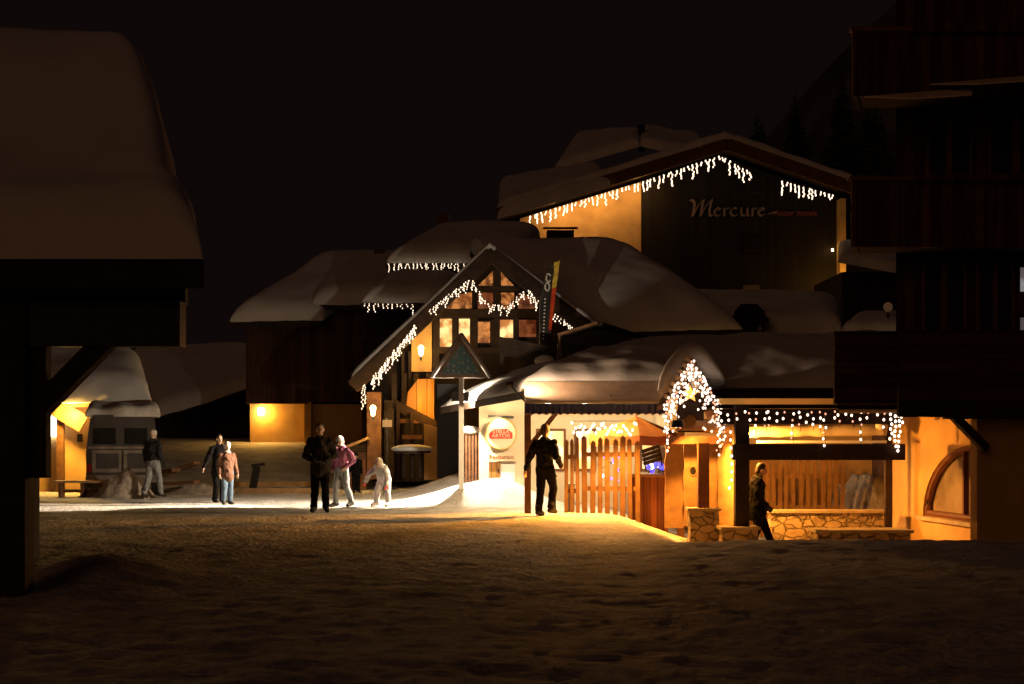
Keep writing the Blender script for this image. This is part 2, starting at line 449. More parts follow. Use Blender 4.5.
# ------------------------------------------------------------------ lit cabin behind the shelter
cb = thing('cabin', 'small ochre cabin under heavy snow, its wall brightly lit, behind the parked van', 'building', (PX(70, 46), 46, 0))
xa, xb = PX(-20, 45), PX(112, 45)
MB().box(xa, xb, 45, 50, -.3, 2.75).build('wall', M['ochre'], cb)
MB().box(PX(58, 44.7), PX(64.5, 44.7), 44.55, 44.75, 0, 2.4).build('post', M['beam_brown'], cb)
MB().bar(P(48, 403, 44.4), P(84, 424, 44.4), .1, .5, up=(0, 0, 1)).build('barge_board', M['beam_brown'], cb)
MB().slab([P(18, 404, 44.2), P(150, 401, 44.2), P(150, 388, 50), P(10, 388, 50)], .12).build('roof', M['beam_brown'], cb)
snow_slab('roof_snow', cb, [P(12, 403, 44.1), P(151, 400, 44.1), P(140, 362, 49), P(0, 356, 49)], .62, r=.8, rnd=(1, 1, 1, 0), seed=3, p=2.2)
w = MB().box(PX(42, 44.9), PX(57, 44.9), 44.9, 44.985, PZ(436.5, 44.9), PZ(416, 44.9)).build('wall_glow_plate', emat('white_wall_glow', (1, .93, .8), 9), cb)  # glowing plate added for the strongly lit top of the wall
MB().box(PX(78, 44.9), PX(82, 44.9), 44.8, 44.985, PZ(442, 44.9), PZ(434, 44.9)).build('switch_box', M['black'], cb)
MB().cap(P(72, 412, 44.5), P(76, 412, 44.5), .06, .06).build('eave_lamp', M['lamp_glow'], cb)
lamp('cabin_eave_light', P(70, 415, 44.0), 360, (1, .54, .09), .1)

# snow covered van
VD = 42.0
vx0, vx1 = PX(87, VD), PX(158, VD); vc = (vx0 + vx1) / 2; vw = vx1 - vx0
vn = thing('van', 'snow dusted old van seen from behind, parked by the lit cabin', 'van', (vc, VD, 0))
M['van'] = mat('van_paint', (.20, .17, .15), .55, .3, 2.5, .1, 12)
M['van_dark'] = mat('van_upper_paint', (.06, .052, .048), .5, .3, 3)
M['van_lower'] = mat('van_snowy_panel', (.22, .18, .15), .8, .4, 3, .4, 14)
b = MB()
pr = [(-.98, .42), (.98, .42), (1.0, 1.1), (.95, 1.55), (.88, 2.02), (.78, 2.13), (-.78, 2.13), (-.88, 2.02), (-.95, 1.55), (-1.0, 1.1)]
b.prism([(vc + x * vw / 2, z) for x, z in pr], VD, VD + 4.3); b.build('body', M['van_dark'], vn)
for s in (-1, 1):
    x0, x1 = sorted((vc + s * .03, vc + s * .83 * vw / 2))
    dr = MB().box(x0, x1, VD - .035, VD - .003, .62, 1.2).build('rear_door', M['van_lower'], vn)
    MB().box(x0 + .1, x1 - .06, VD - .045, VD - .037, .72, 1.12).build('door_panel', M['van_dark'], dr)
    MB().box(min(vc + s * .05, vc + s * .13), max(vc + s * .05, vc + s * .13), VD - .07, VD - .038, 1.05, 1.08).build('handle', M['metal'], dr)
    MB().box(x0 + .03, x1 - .14, VD - .02, VD + .01, 1.36, 1.78).build('window', M['glass'], vn)
    MB().box(min(vc + s * .86 * vw / 2, vc + s * .96 * vw / 2), max(vc + s * .86 * vw / 2, vc + s * .96 * vw / 2), VD - .05, VD - .003, .62, .84).build('tail_light', mat('red_lens', (.35, .01, .01), .3), vn)
    for yy in (VD + .7, VD + 3.3):
        wh = MB(); 
        cx = vc + s * (.9 * vw / 2)
        wh.tube([(cx - .11, yy, .33), (cx + .11, yy, .33)], .33, 18); wo = wh.build('wheel', M['black'], vn)
        MB().tube([(cx + s * .08, yy, .33), (cx + s * .125, yy, .33)], .19, 14).build('rim', M['metal'], wo)
MB().box(vx0 + .02, vx1 - .02, VD - .14, VD - .003, .36, .55).build('bumper', M['van_lower'], vn)
MB().box(vx0 + .05, vx1 - .05, VD - .03, VD - .003, 1.24, 1.30).build('trim_strip', M['van_lower'], vn)
snow_slab('roof_snow', vn, [(vx0 - .02, VD - .1, 2.1), (vx1 + .04, VD - .1, 2.1), (vx1 + .02, VD + 4.3, 2.1), (vx0, VD + 4.3, 2.1)], .36, r=.3, seed=9, amp=.45, m=mat('old_snow', (.6, .56, .52), .8, .2, 4, .5, 15))
vn.rotation_euler = (0, 0, math.radians(12.6))
# shovelled heap behind the van
def heap(name, label, cx, cy, rx, ry, h, seed, m, cat='snow pile', flat=1.0):
    vs = []; fs = []; n = 34
    for j in range(n + 1):
        for i in range(n + 1):
            u = -1 + 2 * i / n; v = -1 + 2 * j / n
            r = math.sqrt(u * u + v * v); k = max(0, 1 - r ** 1.6)
            x = cx + u * rx; y = cy + v * ry
            nn = noise.noise(V((x * 2.2, y * 2.2, seed))) * .5 + noise.noise(V((x * 6, y * 6, seed))) * .25
            z = gz(x, y) - .06 + h * (k ** flat) * (1 + .6 * nn) if k > 0 else gz(x, y) - .08
            vs.append((x, y, z))
    N = len(vs)
    for j in range(n):
        for i in range(n): a = j * (n + 1) + i; fs.append((a, a + 1, a + n + 2, a + n + 1))
    o = MB().add(vs, fs).build(name, m, at=(cx, cy, gz(cx, cy)), smooth=True)
    return tag(o, label, cat)
M['dirty_lamp_tint_snow'] = mat('dirty_lamp_tint_snow', (.42, .35, .29), .85, .35, 5, .8, 12, bdist=.05)
heap('snow_heap', 'conical heap of dirty shovelled snow behind the van', PX(124, 41), 41, .85, .6, .72, 2.0, M['dirty_lamp_tint_snow'])
heap('snow_heap', 'small lumpy dirty snow heap between the bench and the van', PX(96, 41.3), 41.4, .55, .4, .34, 11.0, M['dirty_lamp_tint_snow'])
heap('snow_heap', 'long low dirty snow heap beside the stacked planks', PX(195, 43.5), 43.3, 1.1, .6, .38, 5.0, M['dirty_lamp_tint_snow'])
# low bench and planks
bn = thing('wooden_bench', 'low snow dusted wooden bench in front of the lit cabin', 'bench', (PX(78, 41.2), 41.2, 0))
MB().box(PX(55, 41.2), PX(108, 41.2), 41.0, 41.4, .37, .43).build('seat', M['pine'], bn)
for px in (60, 82, 102): MB().box(PX(px, 41.2), PX(px + 3, 41.2), 41.03, 41.37, -.05, .37).build('leg', M['beam_brown'], bn)
MB().box(PX(58, 41.2), PX(106, 41.2), 41.18, 41.23, .12, .2).build('stretcher', M['beam_brown'], bn)
for k, (a, b2, lab) in enumerate([((160, 476), (197, 463), 'wooden plank tilted up on the pile right of the van'), ((158, 484), (197, 482), 'lower wooden plank lying level right of the van'), ((158, 472), (176, 470), 'short plank end resting on top of the pile right of the van')]):
    o = MB().bar(P(*a, 43 - .2 * k), P(*b2, 42.6 - .2 * k), .3, .09).build('plank', M['beam_brown'], at=P(*a, 43)); tag(o, lab, 'plank', 'planks beside the van')

# ------------------------------------------------------------------ far left snowy house
fh = thing('dark_house', 'unlit dark house with a broad snow roof far behind the van', 'building', (PX(205, 72), 72, 1))
MB().prism([(PX(165, 70), .5), (PX(262, 70), .5), (PX(262, 70), PZ(388, 70)), (PX(200, 70), PZ(404, 70)), (PX(165, 70), PZ(416, 70))], 70, 78).build('wall', M['wood_dark'], fh)
MB().slab([P(157, 417, 68), P(256, 386, 69), P(256, 349, 77), P(136, 349, 77)], .15).build('roof', M['beam'], fh)
snow_slab('roof_snow', fh, [P(156, 417, 67.8), P(257, 386, 68.8), P(257, 352, 77), P(134, 352, 77)], .5, r=.6, rnd=(1, 1, 1, 1), seed=5)
# ------------------------------------------------------------------ dark timber chalet, ochre base
DC = 60.0
dc = thing('timber_chalet', 'dark timber chalet with an ochre ground floor lit by one wall lamp', 'building', (PX(300, 62), 62, 1.3))
x0, x1, x2 = PX(250, DC), PX(310, DC), PX(362, DC)
MB().box(x0, x2, DC, DC + 8, .4, PZ(404, DC)).build('base_wall', M['ochre'], dc)
MB().box(x0 - .05, x1, DC - .62, DC + 8, PZ(404, DC), PZ(318, DC)).build('upper_wall', M['chalet_timber'], dc)
MB().box(x1 + .01, x2 + .6, DC - .7, DC + 8, PZ(402, DC), PZ(306, DC)).build('upper_wall', M['chalet_timber'], dc)
MB().box(x1 - .15, x1 + .1, DC - .5, DC - .02, .6, PZ(402, DC)).build('buttress', M['ochre'], dc)
for (a, c2, yt, yb) in ((366, 374, 342, 356), (350, 358, 372, 392), (366, 372, 370, 392)):
    fr = MB().box(PX(a - 2, DC - .6), PX(c2 + 2, DC - .6), DC - .78, DC - .705, PZ(yb + 2, DC), PZ(yt - 2, DC)).build('window', M['beam'], dc)
    MB().box(PX(a, DC - .6), PX(c2, DC - .6), DC - .80, DC - .785, PZ(yb, DC), PZ(yt, DC)).build('pane', M['glass'], fr)
rq = [P(230, 321, DC - 1.6), P(322, 321, DC - 1.6), P(392, 262, DC + 5), P(322, 262, DC + 5)]
MB().slab([q - V((0, 0, .02)) for q in rq], .2).build('roof', M['beam'], dc)
snow_slab('roof_snow', dc, [rq[0], rq[1], rq[2], rq[3]], .62, r=.8, seed=11, nu=44)
rq = [P(312, 304, DC - 1.2), P(392, 304, DC - 1.2), P(405, 262, DC + 5), P(345, 262, DC + 5)]
MB().slab([q - V((0, 0, .02)) for q in rq], .2).build('roof', M['beam'], dc)
snow_slab('roof_snow', dc, rq, .6, r=.8, seed=13)
ch = MB().box(PX(374, 64), PX(384, 64), 64, 64.5, PZ(268, 64), PZ(249, 64)).build('chimney', M['beam_brown'], dc)
wl = MB(); wl.box(PX(259, DC), PX(264, DC), DC - .22, DC - .02, PZ(415, DC), PZ(408, DC)); wl.build('wall_lamp', M['lamp_glow'], dc)
lamp('chalet_wall_light', P(263, 413, DC - .32), 62, (1, .48, .06), .12)

# ------------------------------------------------------------------ back roofs with icicle lights between the chalets
def lodge(label, name, eave, ridge, wall_px, wall_y, d0, d1, seed, t=.6, low=4.0):
    o = thing(name, label, 'building', (PX((eave[0][0] + eave[1][0]) / 2, d0), d0 + 2, low))
    MB().box(PX(wall_px[0], d0 + .9), PX(wall_px[1], d0 + .9), d0 + .9, d1 + 2, low - 4, PZ(wall_y, d0 + .9)).build('wall', M['wood_dark'], o)
    q = [P(*eave[0], d0), P(*eave[1], d0), P(*ridge[1], d1), P(*ridge[0], d1)]
    MB().slab([p - V((0, 0, .02)) for p in q], .18).build('roof', M['beam'], o)
    snow_slab('roof_snow', o, q, t, r=.7, seed=seed)
    return o
lg1 = lodge('snow roofed lodge with the upper icicle light strip left of the glazed gable', 'lodge', [(386, 263), (520, 263)], [(440, 234), (540, 234)], (392, 515), 260, 56, 60, 21)
MB().box(PX(437, 60), PX(449, 60), 60, 60.5, PZ(240, 60), PZ(214, 60)).build('chimney', M['beam_brown'], lg1)
lg2 = lodge('lower snow roofed annexe with the lower icicle light strip left of the glazed gable', 'annexe', [(361, 303), (446, 303)], [(392, 280), (460, 280)], (366, 440), 300, 53, 55.5, 23, t=.5)
icicle_string('upper short icicle light strip on the lodge eave left of the chalet gable', [P(388, 263.5, 55.8), P(465, 263.5, 55.8)], .13, [.16, .26, .36], .02, 'icicle light strings', seed=3)
icicle_string('lower short icicle light strip on the annexe eave left of the chalet gable', [P(363, 303, 52.8), P(413, 304, 52.8)], .15, [.10, .18, .30], .019, 'icicle light strings', seed=4)

# ================================================================== glazed main chalet
mc = thing('gabled_chalet', 'timber chalet with a glazed gable hung with icicle lights and a big snow roof', 'building', (PX(500, 48), 48, .6))
YF = 48.0; YO = 46.8
ax, az = PX(490, YO), PZ(252, YO)
lx, lz = PX(358, YO), PZ(380, YO)
rx, rz_ = PX(600, YO), PZ(338, YO)
# gable wall (dark timber) with the outline of the roof
def rline(px):  # z of rafter underside at photo column
    x = PX(px, YO)
    if x < ax: return lz + (az - lz) * (x - lx) / (ax - lx)
    return rz_ + (az - rz_) * (rx - x) / (rx - ax)
MB().prism([(lx + .3, .2), (rx + .6, .2), (rx + .6, 4.2), (ax, az - .15), (lx + .3, lz + .1)], YF, YF + .3).build('gable_wall', M['wood_dark'], mc)
MB().box(lx + .3, rx + .6, YF + .3, YF + 8, .2, 4.2).build('wall', M['wood_dark'], mc)
# rafters (barge boards)
MB().bar((lx - .15, YO, lz - .2), (ax + .05, YO, az - .06), .28, .42).build('rafter', M['beam'], mc)
MB().bar((ax + .06, YO + .02, az - .08), (rx + .3, YO + .02, rz_ - .24), .28, .42).build('rafter', M['beam'], mc)
# roof planes of the cross gable
MB().slab([(lx - .25, YO - .15, lz - .02), (ax, YO - .15, az + .1), (ax, 54, az + .1), (lx - .25, 54, lz - .02)], .14).build('roof', M['beam'], mc)
MB().slab([(ax + .01, YO - .15, az + .1), (rx + .4, YO - .15, rz_ - .1), (rx + .4, 54, rz_ - .1), (ax + .01, 54, az + .1)], .14).build('roof', M['beam'], mc)
snow_slab('roof_snow', mc, [(lx - .2, 53, lz + .05), (lx - .2, YO - .1, lz + .05), (ax, YO - .1, az + .1), (ax, 53, az + .1)], .22, r=.4, rnd=(1, 1, 0, 0), seed=31, amp=.1, lump=.2)
snow_slab('roof_snow', mc, [(rx + .4, YO - .1, rz_ - .05), (rx + .4, 53, rz_ - .05), (ax, 53, az + .1), (ax, YO - .1, az + .1)], .22, r=.4, rnd=(1, 0, 0, 1), seed=32, amp=.1, lump=.2)
# big roof behind
q = [P(540, 334, 48.6), P(742, 328, 47.6), P(626, 250, 54), P(470, 250, 54)]
MB().slab([p - V((0, 0, .03)) for p in q], .2).build('roof', M['beam'], mc)
snow_slab('roof_snow', mc, q, .75, r=1.5, rnd=(1, 1, 1, 0), seed=33, nu=60, nv=40, p=2.2)
MB().box(PX(547, 54), PX(574, 54), 54, 54.7, PZ(262, 54), PZ(230, 54)).build('chimney', M['beam'], mc)
cap = MB(); cap.slab([P(543, 227, 53.8), P(578, 227, 53.8), P(578, 227, 54.9), P(543, 227, 54.9)], .08); cap.build('chimney_cap', M['beam_brown'], mc)
# timber frame on the gable
def fpost(px, y0, y1, w=8, nm='post', dy=0.0):
    MB().box(PX(px - w / 2, YF), PX(px + w / 2, YF), YF - .22 + dy, YF - .02, PZ(y1, YF), PZ(y0, YF)).build(nm, M['beam'], mc)
def fbeam(xa, xb, y, h=7):
    MB().box(PX(xa, YF), PX(xb, YF), YF - .27, YF - .02, PZ(y + h / 2, YF), PZ(y - h / 2, YF)).build('beam', M['beam'], mc)
fpost(436, 306, 372, 7); fpost(497, 262, 352, 6); fpost(474, 318, 350, 8); fpost(455, 318, 350, 5); fpost(494, 320, 350, 7, dy=.01); fpost(516, 318, 350, 5, dy=.01); fpost(540, 300, 352, 7)
fbeam(432, 560, 314, 8); fbeam(478, 520, 289, 5); fbeam(430, 560, 351, 6)
M['pane_bright'] = emat('bright_window', (1.0, .70, .28), 1.3, 1.0, 3.0, (.32, .09, .02))
M['pane_mid'] = emat('amber_window', (.9, .34, .09), .55, 1.4, 4.5, (.10, .03, .01))
M['pane_dim'] = emat('dim_window', (.6, .18, .06), .22, 1.5, 5, (.06, .015, .008))
def window(poly, mkey, frame=True, y=None):
    y = YF if y is None else y
    cx = sum(p[0] for p in poly) / len(poly); cy = sum(p[1] for p in poly) / len(poly)
    big = [(PX(cx + (a - cx) * 1.10 + (1 if a > cx else -1) * .6, y), PZ(cy + (b_ - cy) * 1.10 + (1 if b_ > cy else -1) * .6, y)) for a, b_ in poly]
    f = MB().prism(big, y - .07, y - .004).build('window', M['beam'], mc)
    MB().prism([(PX(a, y), PZ(b_, y)) for a, b_ in poly], y - .085, y - .073).build('pane', M[mkey], f)
for poly, k in [([(478, 286), (493, 286), (493, 271)], 'pane_mid'), ([(501, 286), (514, 286), (501, 272)], 'pane_mid'),
                ([(441, 309), (472, 309), (472, 292), (455, 296)], 'pane_mid'), ([(478, 309), (493, 309), (493, 293), (478, 293)], 'pane_dim'),
                ([(501, 309), (514, 309), (514, 293), (501, 293)], 'pane_mid'), ([(518, 309), (536, 309), (530, 296), (518, 293)], 'pane_dim'),
                ([(440, 347), (452, 347), (452, 319), (440, 319)], 'pane_bright'), ([(459, 347), (470, 347), (470, 319), (459, 319)], 'pane_bright'),
                ([(478, 343), (490, 343), (490, 322), (478, 322)], 'pane_mid'), ([(500, 338), (513, 338), (513, 320), (500, 320)], 'pane_bright'),
                ([(519, 337), (536, 337), (536, 320), (519, 320)], 'pane_dim')]:
    window(poly, k)
lampy = lambda p, d: P(*p, d)
# orange-lit bay under the left rafter
MB().box(PX(412, YF - .1), PX(432, YF - .1), YF - .3, YF - .28 + .25, PZ(372, YF), PZ(322, YF)).build('wall_panel', M['ochre'], mc)
for px in (402, 409): MB().box(PX(px, YF), PX(px + 3, YF), YF - .3, YF - .05, PZ(395, YF), PZ(352, YF)).build('post', M['beam'], mc)
for px in (392, 402, 414, 426): MB().box(PX(px, YF - .4), PX(px + 5, YF - .4), YF - .5, YF - .38, PZ(408, YF), PZ(374, YF)).build('baluster_post', M['beam'], mc)
# ground storey
MB().box(PX(367, 47), PX(381, 47), 47, 47.45, .3, PZ(392, 47)).build('post', M['beam_brown'], mc)
MB().box(PX(384, 47.4), PX(394, 47.4), 47.4, 47.7, .3, PZ(400, 47)).build('post', M['beam'], mc)
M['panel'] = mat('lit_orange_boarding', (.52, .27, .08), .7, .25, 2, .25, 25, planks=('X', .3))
MB().prism([(PX(406, 46), PZ(408, 46)), (PX(434, 46), PZ(423, 46)), (PX(434, 46), PZ(379, 46)), (PX(418, 46), PZ(379, 46)), (PX(408, 46), PZ(392, 46))], 46, 46.25).build('boarded_panel', M['panel'], mc)
st = MB()
st.bar(P(394, 404, 45.8), P(440, 428, 45.6), .1, .26); st.build('stair_rail', M['beam'], mc)
for pa_, pb_, w_ in ((P(398, 421, 45.8), P(420, 421, 45.7), .12), (P(402, 437, 45.6), P(422, 437, 45.6), .3), (P(398, 450, 45.4), P(424, 450, 45.4), .3)): MB().bar(pa_, pb_, w_, .12).build('stair_step', M['beam_brown'], mc)
for px, a, b_ in ((398, 404, 470), (412, 412, 470), (424, 420, 470), (434, 424, 470), (441, 424, 478)):
    MB().box(PX(px - 1.6, 45.6), PX(px + 1.6, 45.6), 45.55, 45.68, PZ(b_, 45.6), PZ(a, 45.6)).build('stair_post', M['beam'], mc)
MB().prism([(PX(424, 45), PZ(480, 45)), (PX(462, 45), PZ(480, 45)), (PX(462, 45), PZ(452, 45)), (PX(448, 45), PZ(430, 45)), (PX(424, 45), PZ(424, 45))], 45.1, 45.5).build('stair_wall', M['ochre'], mc)
# black block painting the darkness of the passage opening
MB().box(PX(437, 44), PX(462, 44), 44, 44.3, .4, PZ(384, 44)).build('passage_dark_block', M['black'], mc)
# wall lamps (two torch lights)
for (px, py, d, pw) in ((421, 351, 47.2, 26), (373, 411, 46.4, 60)):
    tl = MB(); tl.cap(P(px, py + 3, d), P(px, py - 3, d), .06, .085); tl.build('wall_lamp', M['lamp_glow'], mc)
    MB().tube([P(px, py + 5, d + .02), P(px, py + 9, d + .12)], .03, 6).build('lamp_bracket', M['metal'], mc)
    lamp('torch_light', P(px, py - 1, d - .32), pw, (1, .56, .13), .1)
    lamp('torch_light', P(px, py + 8, d - .2), pw * .3, (1, .56, .13), .1)
lamp('stair_light', P(424, 402, 45.1), 75, (1, .46, .07), .15)
# icicle strings on this chalet
icicle_string('dense icicle light string hanging under the low end of the glazed chalet rafter', [P(371, 380, 46.3), P(416, 324, 46.3)], .075, [.2, .3, .42], .023, 'icicle light strings', seed=6)
icicle_string('zigzag icicle light garland across the glazed gable windows', [P(430, 309, 46.5), P(446, 296, 46.5), P(471, 279, 46.5), P(482, 297, 46.6), P(490, 304, 46.6), P(508, 306, 46.6), P(523, 292, 46.6), P(530, 290, 46.6), P(538, 302, 46.6)], .085, [.12, .2, .3], .019, 'icicle light strings', seed=8)
icicle_string('short icicle light string right of the feather flag under the chalet rafter', [P(553, 313, 46.4), P(575, 328, 46.4)], .09, [.16, .26, .36], .019, 'icicle light strings', seed=9)
icicle_string('tiny icicle light strand on the lowest corner of the chalet rafter', [P(361, 386, 46.3), P(366, 384, 46.3)], .07, [.4, .7, .9], .019, 'icicle light strings', seed=10)

# snow topped round table and pole sign by the stairs
tb = thing('round_table', 'tall round table with a thick cap of snow in front of the chalet stairs', 'table', (PX(412, 44.2), 44.2, .45))
MB().ell(P(412, 449, 44.2), (.58, .5, .13)).build('snow_cap', M['snow'], tb, smooth=True)
MB().tube([P(412, 453, 44.2), P(412, 451, 44.2)], .52, 20).build('top', M['beam'], tb)
for px in (404, 412, 420): MB().tube([P(px, 453, 44.2), P(px, 478, 44.2)], .055, 8).build('leg', M['beam'], tb)
ps = thing('pole_sign', 'small blank plate on a thin pole beside the lamp lit chalet post', 'sign', (PX(387, 45.6), 45.6, .3))
MB().tube([P(387, 476, 45.6), P(387, 418, 45.6)], .03, 8).build('pole', M['metal'], ps)
MB().box(PX(382.5, 45.55), PX(392, 45.55), 45.5, 45.54, PZ(427, 45.5), PZ(420, 45.5)).build('plate', M['cream'], ps)
# information board left of it (snow-laden ledge)
pb = thing('snowy_ledge_box', 'low wooden box with a tilted snowy lid near the pink jacketed skier', 'box', (PX(354, 47), 47, 0))
MB().box(PX(346, 47), PX(366, 47), 47, 47.6, .0, PZ(452, 47)).build('body', M['beam_brown'], pb)
MB().bar(P(342, 449, 46.9), P(369, 438, 46.9), .6, .08).build('lid', M['pine'], pb)

# ================================================================== feather flag
fl = thing('feather_flag', 'tall feather flag in black, yellow and red in front of the glazed gable', 'flag', (PX(540, 44), 44, PZ(352, 44)))
FD = 44.0
def frow(y):  # left, split, right columns of the sail
    t = (y - 264) / (348 - 264)
    xl = 541 + 14 * max(0, 1 - t * 2.6) ** 2.0 + 0 * t; xr = 560 - 10.5 * t ** .9; xm = 554 - 7 * t
    if t < .06: xl = 552
    return xl - 1.5 * t, xm, xr
def sail(side, ya, yb, m, nm):
    vs = []; fs = []; n = 14
    for i in range(n + 1):
        y = ya + (yb - ya) * i / n; l, mm, r = frow(y); a, c = (l, mm) if side == 0 else (mm, r)
        for k in range(3):
            px = a + (c - a) * k / 2
            wv = .05 * math.sin(i * .7 + (px - 540) * .3)
            vs.append(P(px, y + (px - 550) * -.35, FD + wv))
    for i in range(n):
        for k in range(2): q_ = i * 3 + k; fs.append((q_, q_ + 1, q_ + 4, q_ + 3))
    N = len(vs); vs += [v + V((0, .012, 0)) for v in vs]; fs += [tuple(N + j for j in reversed(f)) for f in fs]
    return MB().add(vs, fs).build(nm, m, fl, smooth=True)
MB().tube([P(540, 356, FD + .04), P(540.5, 300, FD + .04), P(545, 280, FD + .04), P(556, 264, FD + .04)], .03, 8).build('pole', M['metal'], fl)
sail(0, 266, 348, mat('flag_black', (.03, .028, .026), .8), 'black_stripe')
sail(1, 264, 290, mat('flag_yellow', (.8, .56, .08), .8), 'yellow_stripe')
sail(1, 290, 330, mat('flag_red', (.65, .07, .02), .8), 'red_stripe')
sail(1, 330, 348, mat('flag_dark', (.05, .03, .025), .8), 'dark_stripe')
lt = MB()
def ringm(mb, c, ra, rb, th, y, n=14, a0=0, a1=2 * math.pi):
    pts = [V((c[0] + math.cos(a0 + (a1 - a0) * i / n) * ra, y, c[1] + math.sin(a0 + (a1 - a0) * i / n) * rb)) for i in range(n + 1)]
    mb.tube(pts, th, 5)
for (px, py, a0, a1) in ((548.5, 278, .4, 5.6), (547.3, 287, 0, 6.28)):
    ringm(lt, (PX(px, FD), PZ(py, FD)), .06, .11, .022, FD - .07, a0=a0, a1=a1)
for i in range(12):
    y = 299 + i * 3.6; px = 545 - .045 * (y - 299)
    lt.box(PX(px - .8, FD), PX(px + .8, FD), FD - .08, FD - .065, PZ(y + 1, FD), PZ(y - .4, FD))
lt.build('lettering', M['white'], fl)

# terrace railing and dark shelter roof behind the restaurant snow
tr_ = thing('terrace_railing', 'dark slanting timber railing of the terrace below the glazed gable', 'railing', (PX(540, 43), 43, PZ(366, 43)))
for (a, b_) in (((499, 341), (556, 352)), ((502, 351), (545, 359))): MB().bar(P(*a, 43), P(*b_, 42.4), .1, .24).build('rail', M['beam'], tr_)
for px, ya, yb in ((502, 340, 366), (528, 345, 368), (556, 348, 368)): MB().box(PX(px - 2, 43.05), PX(px + 2, 43.05), 43.06, 43.2, PZ(yb + 12, 43), PZ(ya, 43)).build('post', M['beam'], tr_)
heap_s = MB().ell(P(545, 361, 42.2), (.28, .3, .16)).build('snow_lump', M['snow'], smooth=True, at=P(545, 361, 42.2)); tag(heap_s, 'rounded lump of snow sitting below the terrace railing', 'snow lump')
ds = thing('terrace_shelter', 'dark low pitched shelter with a faintly lit roof edge beside the terrace railing', 'shelter', (PX(600, 42), 42, PZ(360, 42)))
ap, lp, rp = P(597, 323, 41), P(558, 335, 41), P(642, 338, 42.5)
MB().bar(lp, ap, .3, .07).build('roof_edge', M['beam_brown'], ds); MB().bar(ap + V((.02, .02, -.01)), rp, .3, .07).build('roof_edge', M['beam'], ds)
bk = V((.4, 3, .0))
MB().slab([lp + V((0, .2, 0)), ap + V((0, .2, 0)), ap + bk, lp + bk], .06).build('roof', M['beam'], ds); MB().slab([ap + V((.03, .22, 0)), rp + V((0, .2, 0)), rp + bk, ap + bk + V((.03, 0, 0))], .06).build('roof', M['beam'], ds)
MB().prism([(lp.x, PZ(370, 41.6)), (rp.x, PZ(362, 41.6)), (rp.x - .1, rp.z - .06), (ap.x, ap.z - .1), (lp.x + .05, lp.z - .08)], 41.6, 43.4).build('wall', M['wood_h'], ds)
MB().tube([P(559.5, 336, 40.95), P(561, 362, 40.95)], .03, 8).build('post', M['beam_brown'], ds)

# ================================================================== hotel
HD = 85.0
ht = thing('hotel', 'large hotel with a dark clad gable carrying a painted name and strings of icicle lights', 'building', (PX(675, HD + 8), HD + 8, 1.2))
hx0, hxs, hx1 = PX(520, HD), PX(641, HD), PX(836, HD)
def hz(px):  # underside of verge
    return PZ(214 - (px - 498) * (214 - 146) / (722 - 498), HD) if px < 722 else PZ(146 + (px - 722) * (190 - 146) / (850 - 722), HD)
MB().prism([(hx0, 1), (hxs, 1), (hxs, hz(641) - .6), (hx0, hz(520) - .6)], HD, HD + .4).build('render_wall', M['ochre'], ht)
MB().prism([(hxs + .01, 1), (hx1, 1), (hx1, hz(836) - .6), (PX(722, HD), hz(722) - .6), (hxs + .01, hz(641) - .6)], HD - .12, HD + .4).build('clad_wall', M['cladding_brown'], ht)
MB().box(hx0, hx1, HD + .4, HD + 16, 1, hz(520) - 1.2).build('body', M['wood_dark'], ht)
hl, ha, hr = V((PX(497, HD), 0, hz(497))), V((PX(722, HD), 0, hz(722))), V((PX(851, HD), 0, hz(851)))
for a, b_ in ((hl, ha), (ha + V((.03, 0, 0)), hr)):
    y0 = V((0, HD - 2.0, 0)); y1 = V((0, HD + 16, 0))
    MB().slab([a + y0, b_ + y0, b_ + y1, a + y1], .35).build('roof', M['beam'], ht)
    MB().bar(a + V((0, HD - 2.05, -.28)), b_ + V((0, HD - 2.05, -.28)), .1, .62).build('verge_board', M['beam_brown'], ht)
snow_slab('roof_snow', ht, [hl + V((0, HD - 2, 0)), ha + V((0, HD - 2, 0)), ha + V((0, HD + 15, 0)), hl + V((0, HD + 15, 0))], .5, r=.8, rnd=(1, 0, 1, 1), seed=41, nu=40)
snow_slab('roof_snow', ht, [ha + V((0, HD - 2, 0)), hr + V((0, HD - 2, 0)), hr + V((0, HD + 15, 0)), ha + V((0, HD + 15, 0))], .5, r=.8, rnd=(1, 1, 1, 0), seed=42, nu=40)
# lower left roof shoulder
q = [P(497, 219, HD - 2.4), P(610, 186, HD - 2.4), P(600, 172, HD + 6), P(500, 186, HD + 6)]
snow_slab('roof_snow', ht, q, .7, r=.8, seed=43)
MB().box(hx1 + .02, hx1 + .32, HD - 1.0, HD + .3, 2, hz(838) - .8).build('corner_pier', M['ochre'], ht)
for (a, b_, ya, yb) in ((748, 764, 180, 194), (744, 764, 238, 252)):
    fr = MB().box(PX(a, HD), PX(b_, HD), HD - .24, HD - .125, PZ(yb, HD), PZ(ya, HD)).build('window', M['beam'], ht)
    MB().box(PX(a + 1.5, HD), PX(b_ - 1.5, HD), HD - .27, HD - .245, PZ(yb - 1.5, HD), PZ(ya + 1.5, HD)).build('pane', M['glass'], fr)
MB().box(PX(540, HD), PX(560, HD), HD - .1, HD - .005, PZ(262, HD), PZ(238, HD)).build('window', M['beam'], ht)
MB().cap(P(832.5, 250.5, HD - .5), P(832.5, 249.5, HD - .5), .05, .05).build('wall_lamp', M['lamp_glow'], ht)
lamp('hotel_pier_light', P(838, 290, HD - 2.2), 170, (1, .5, .1), .15)
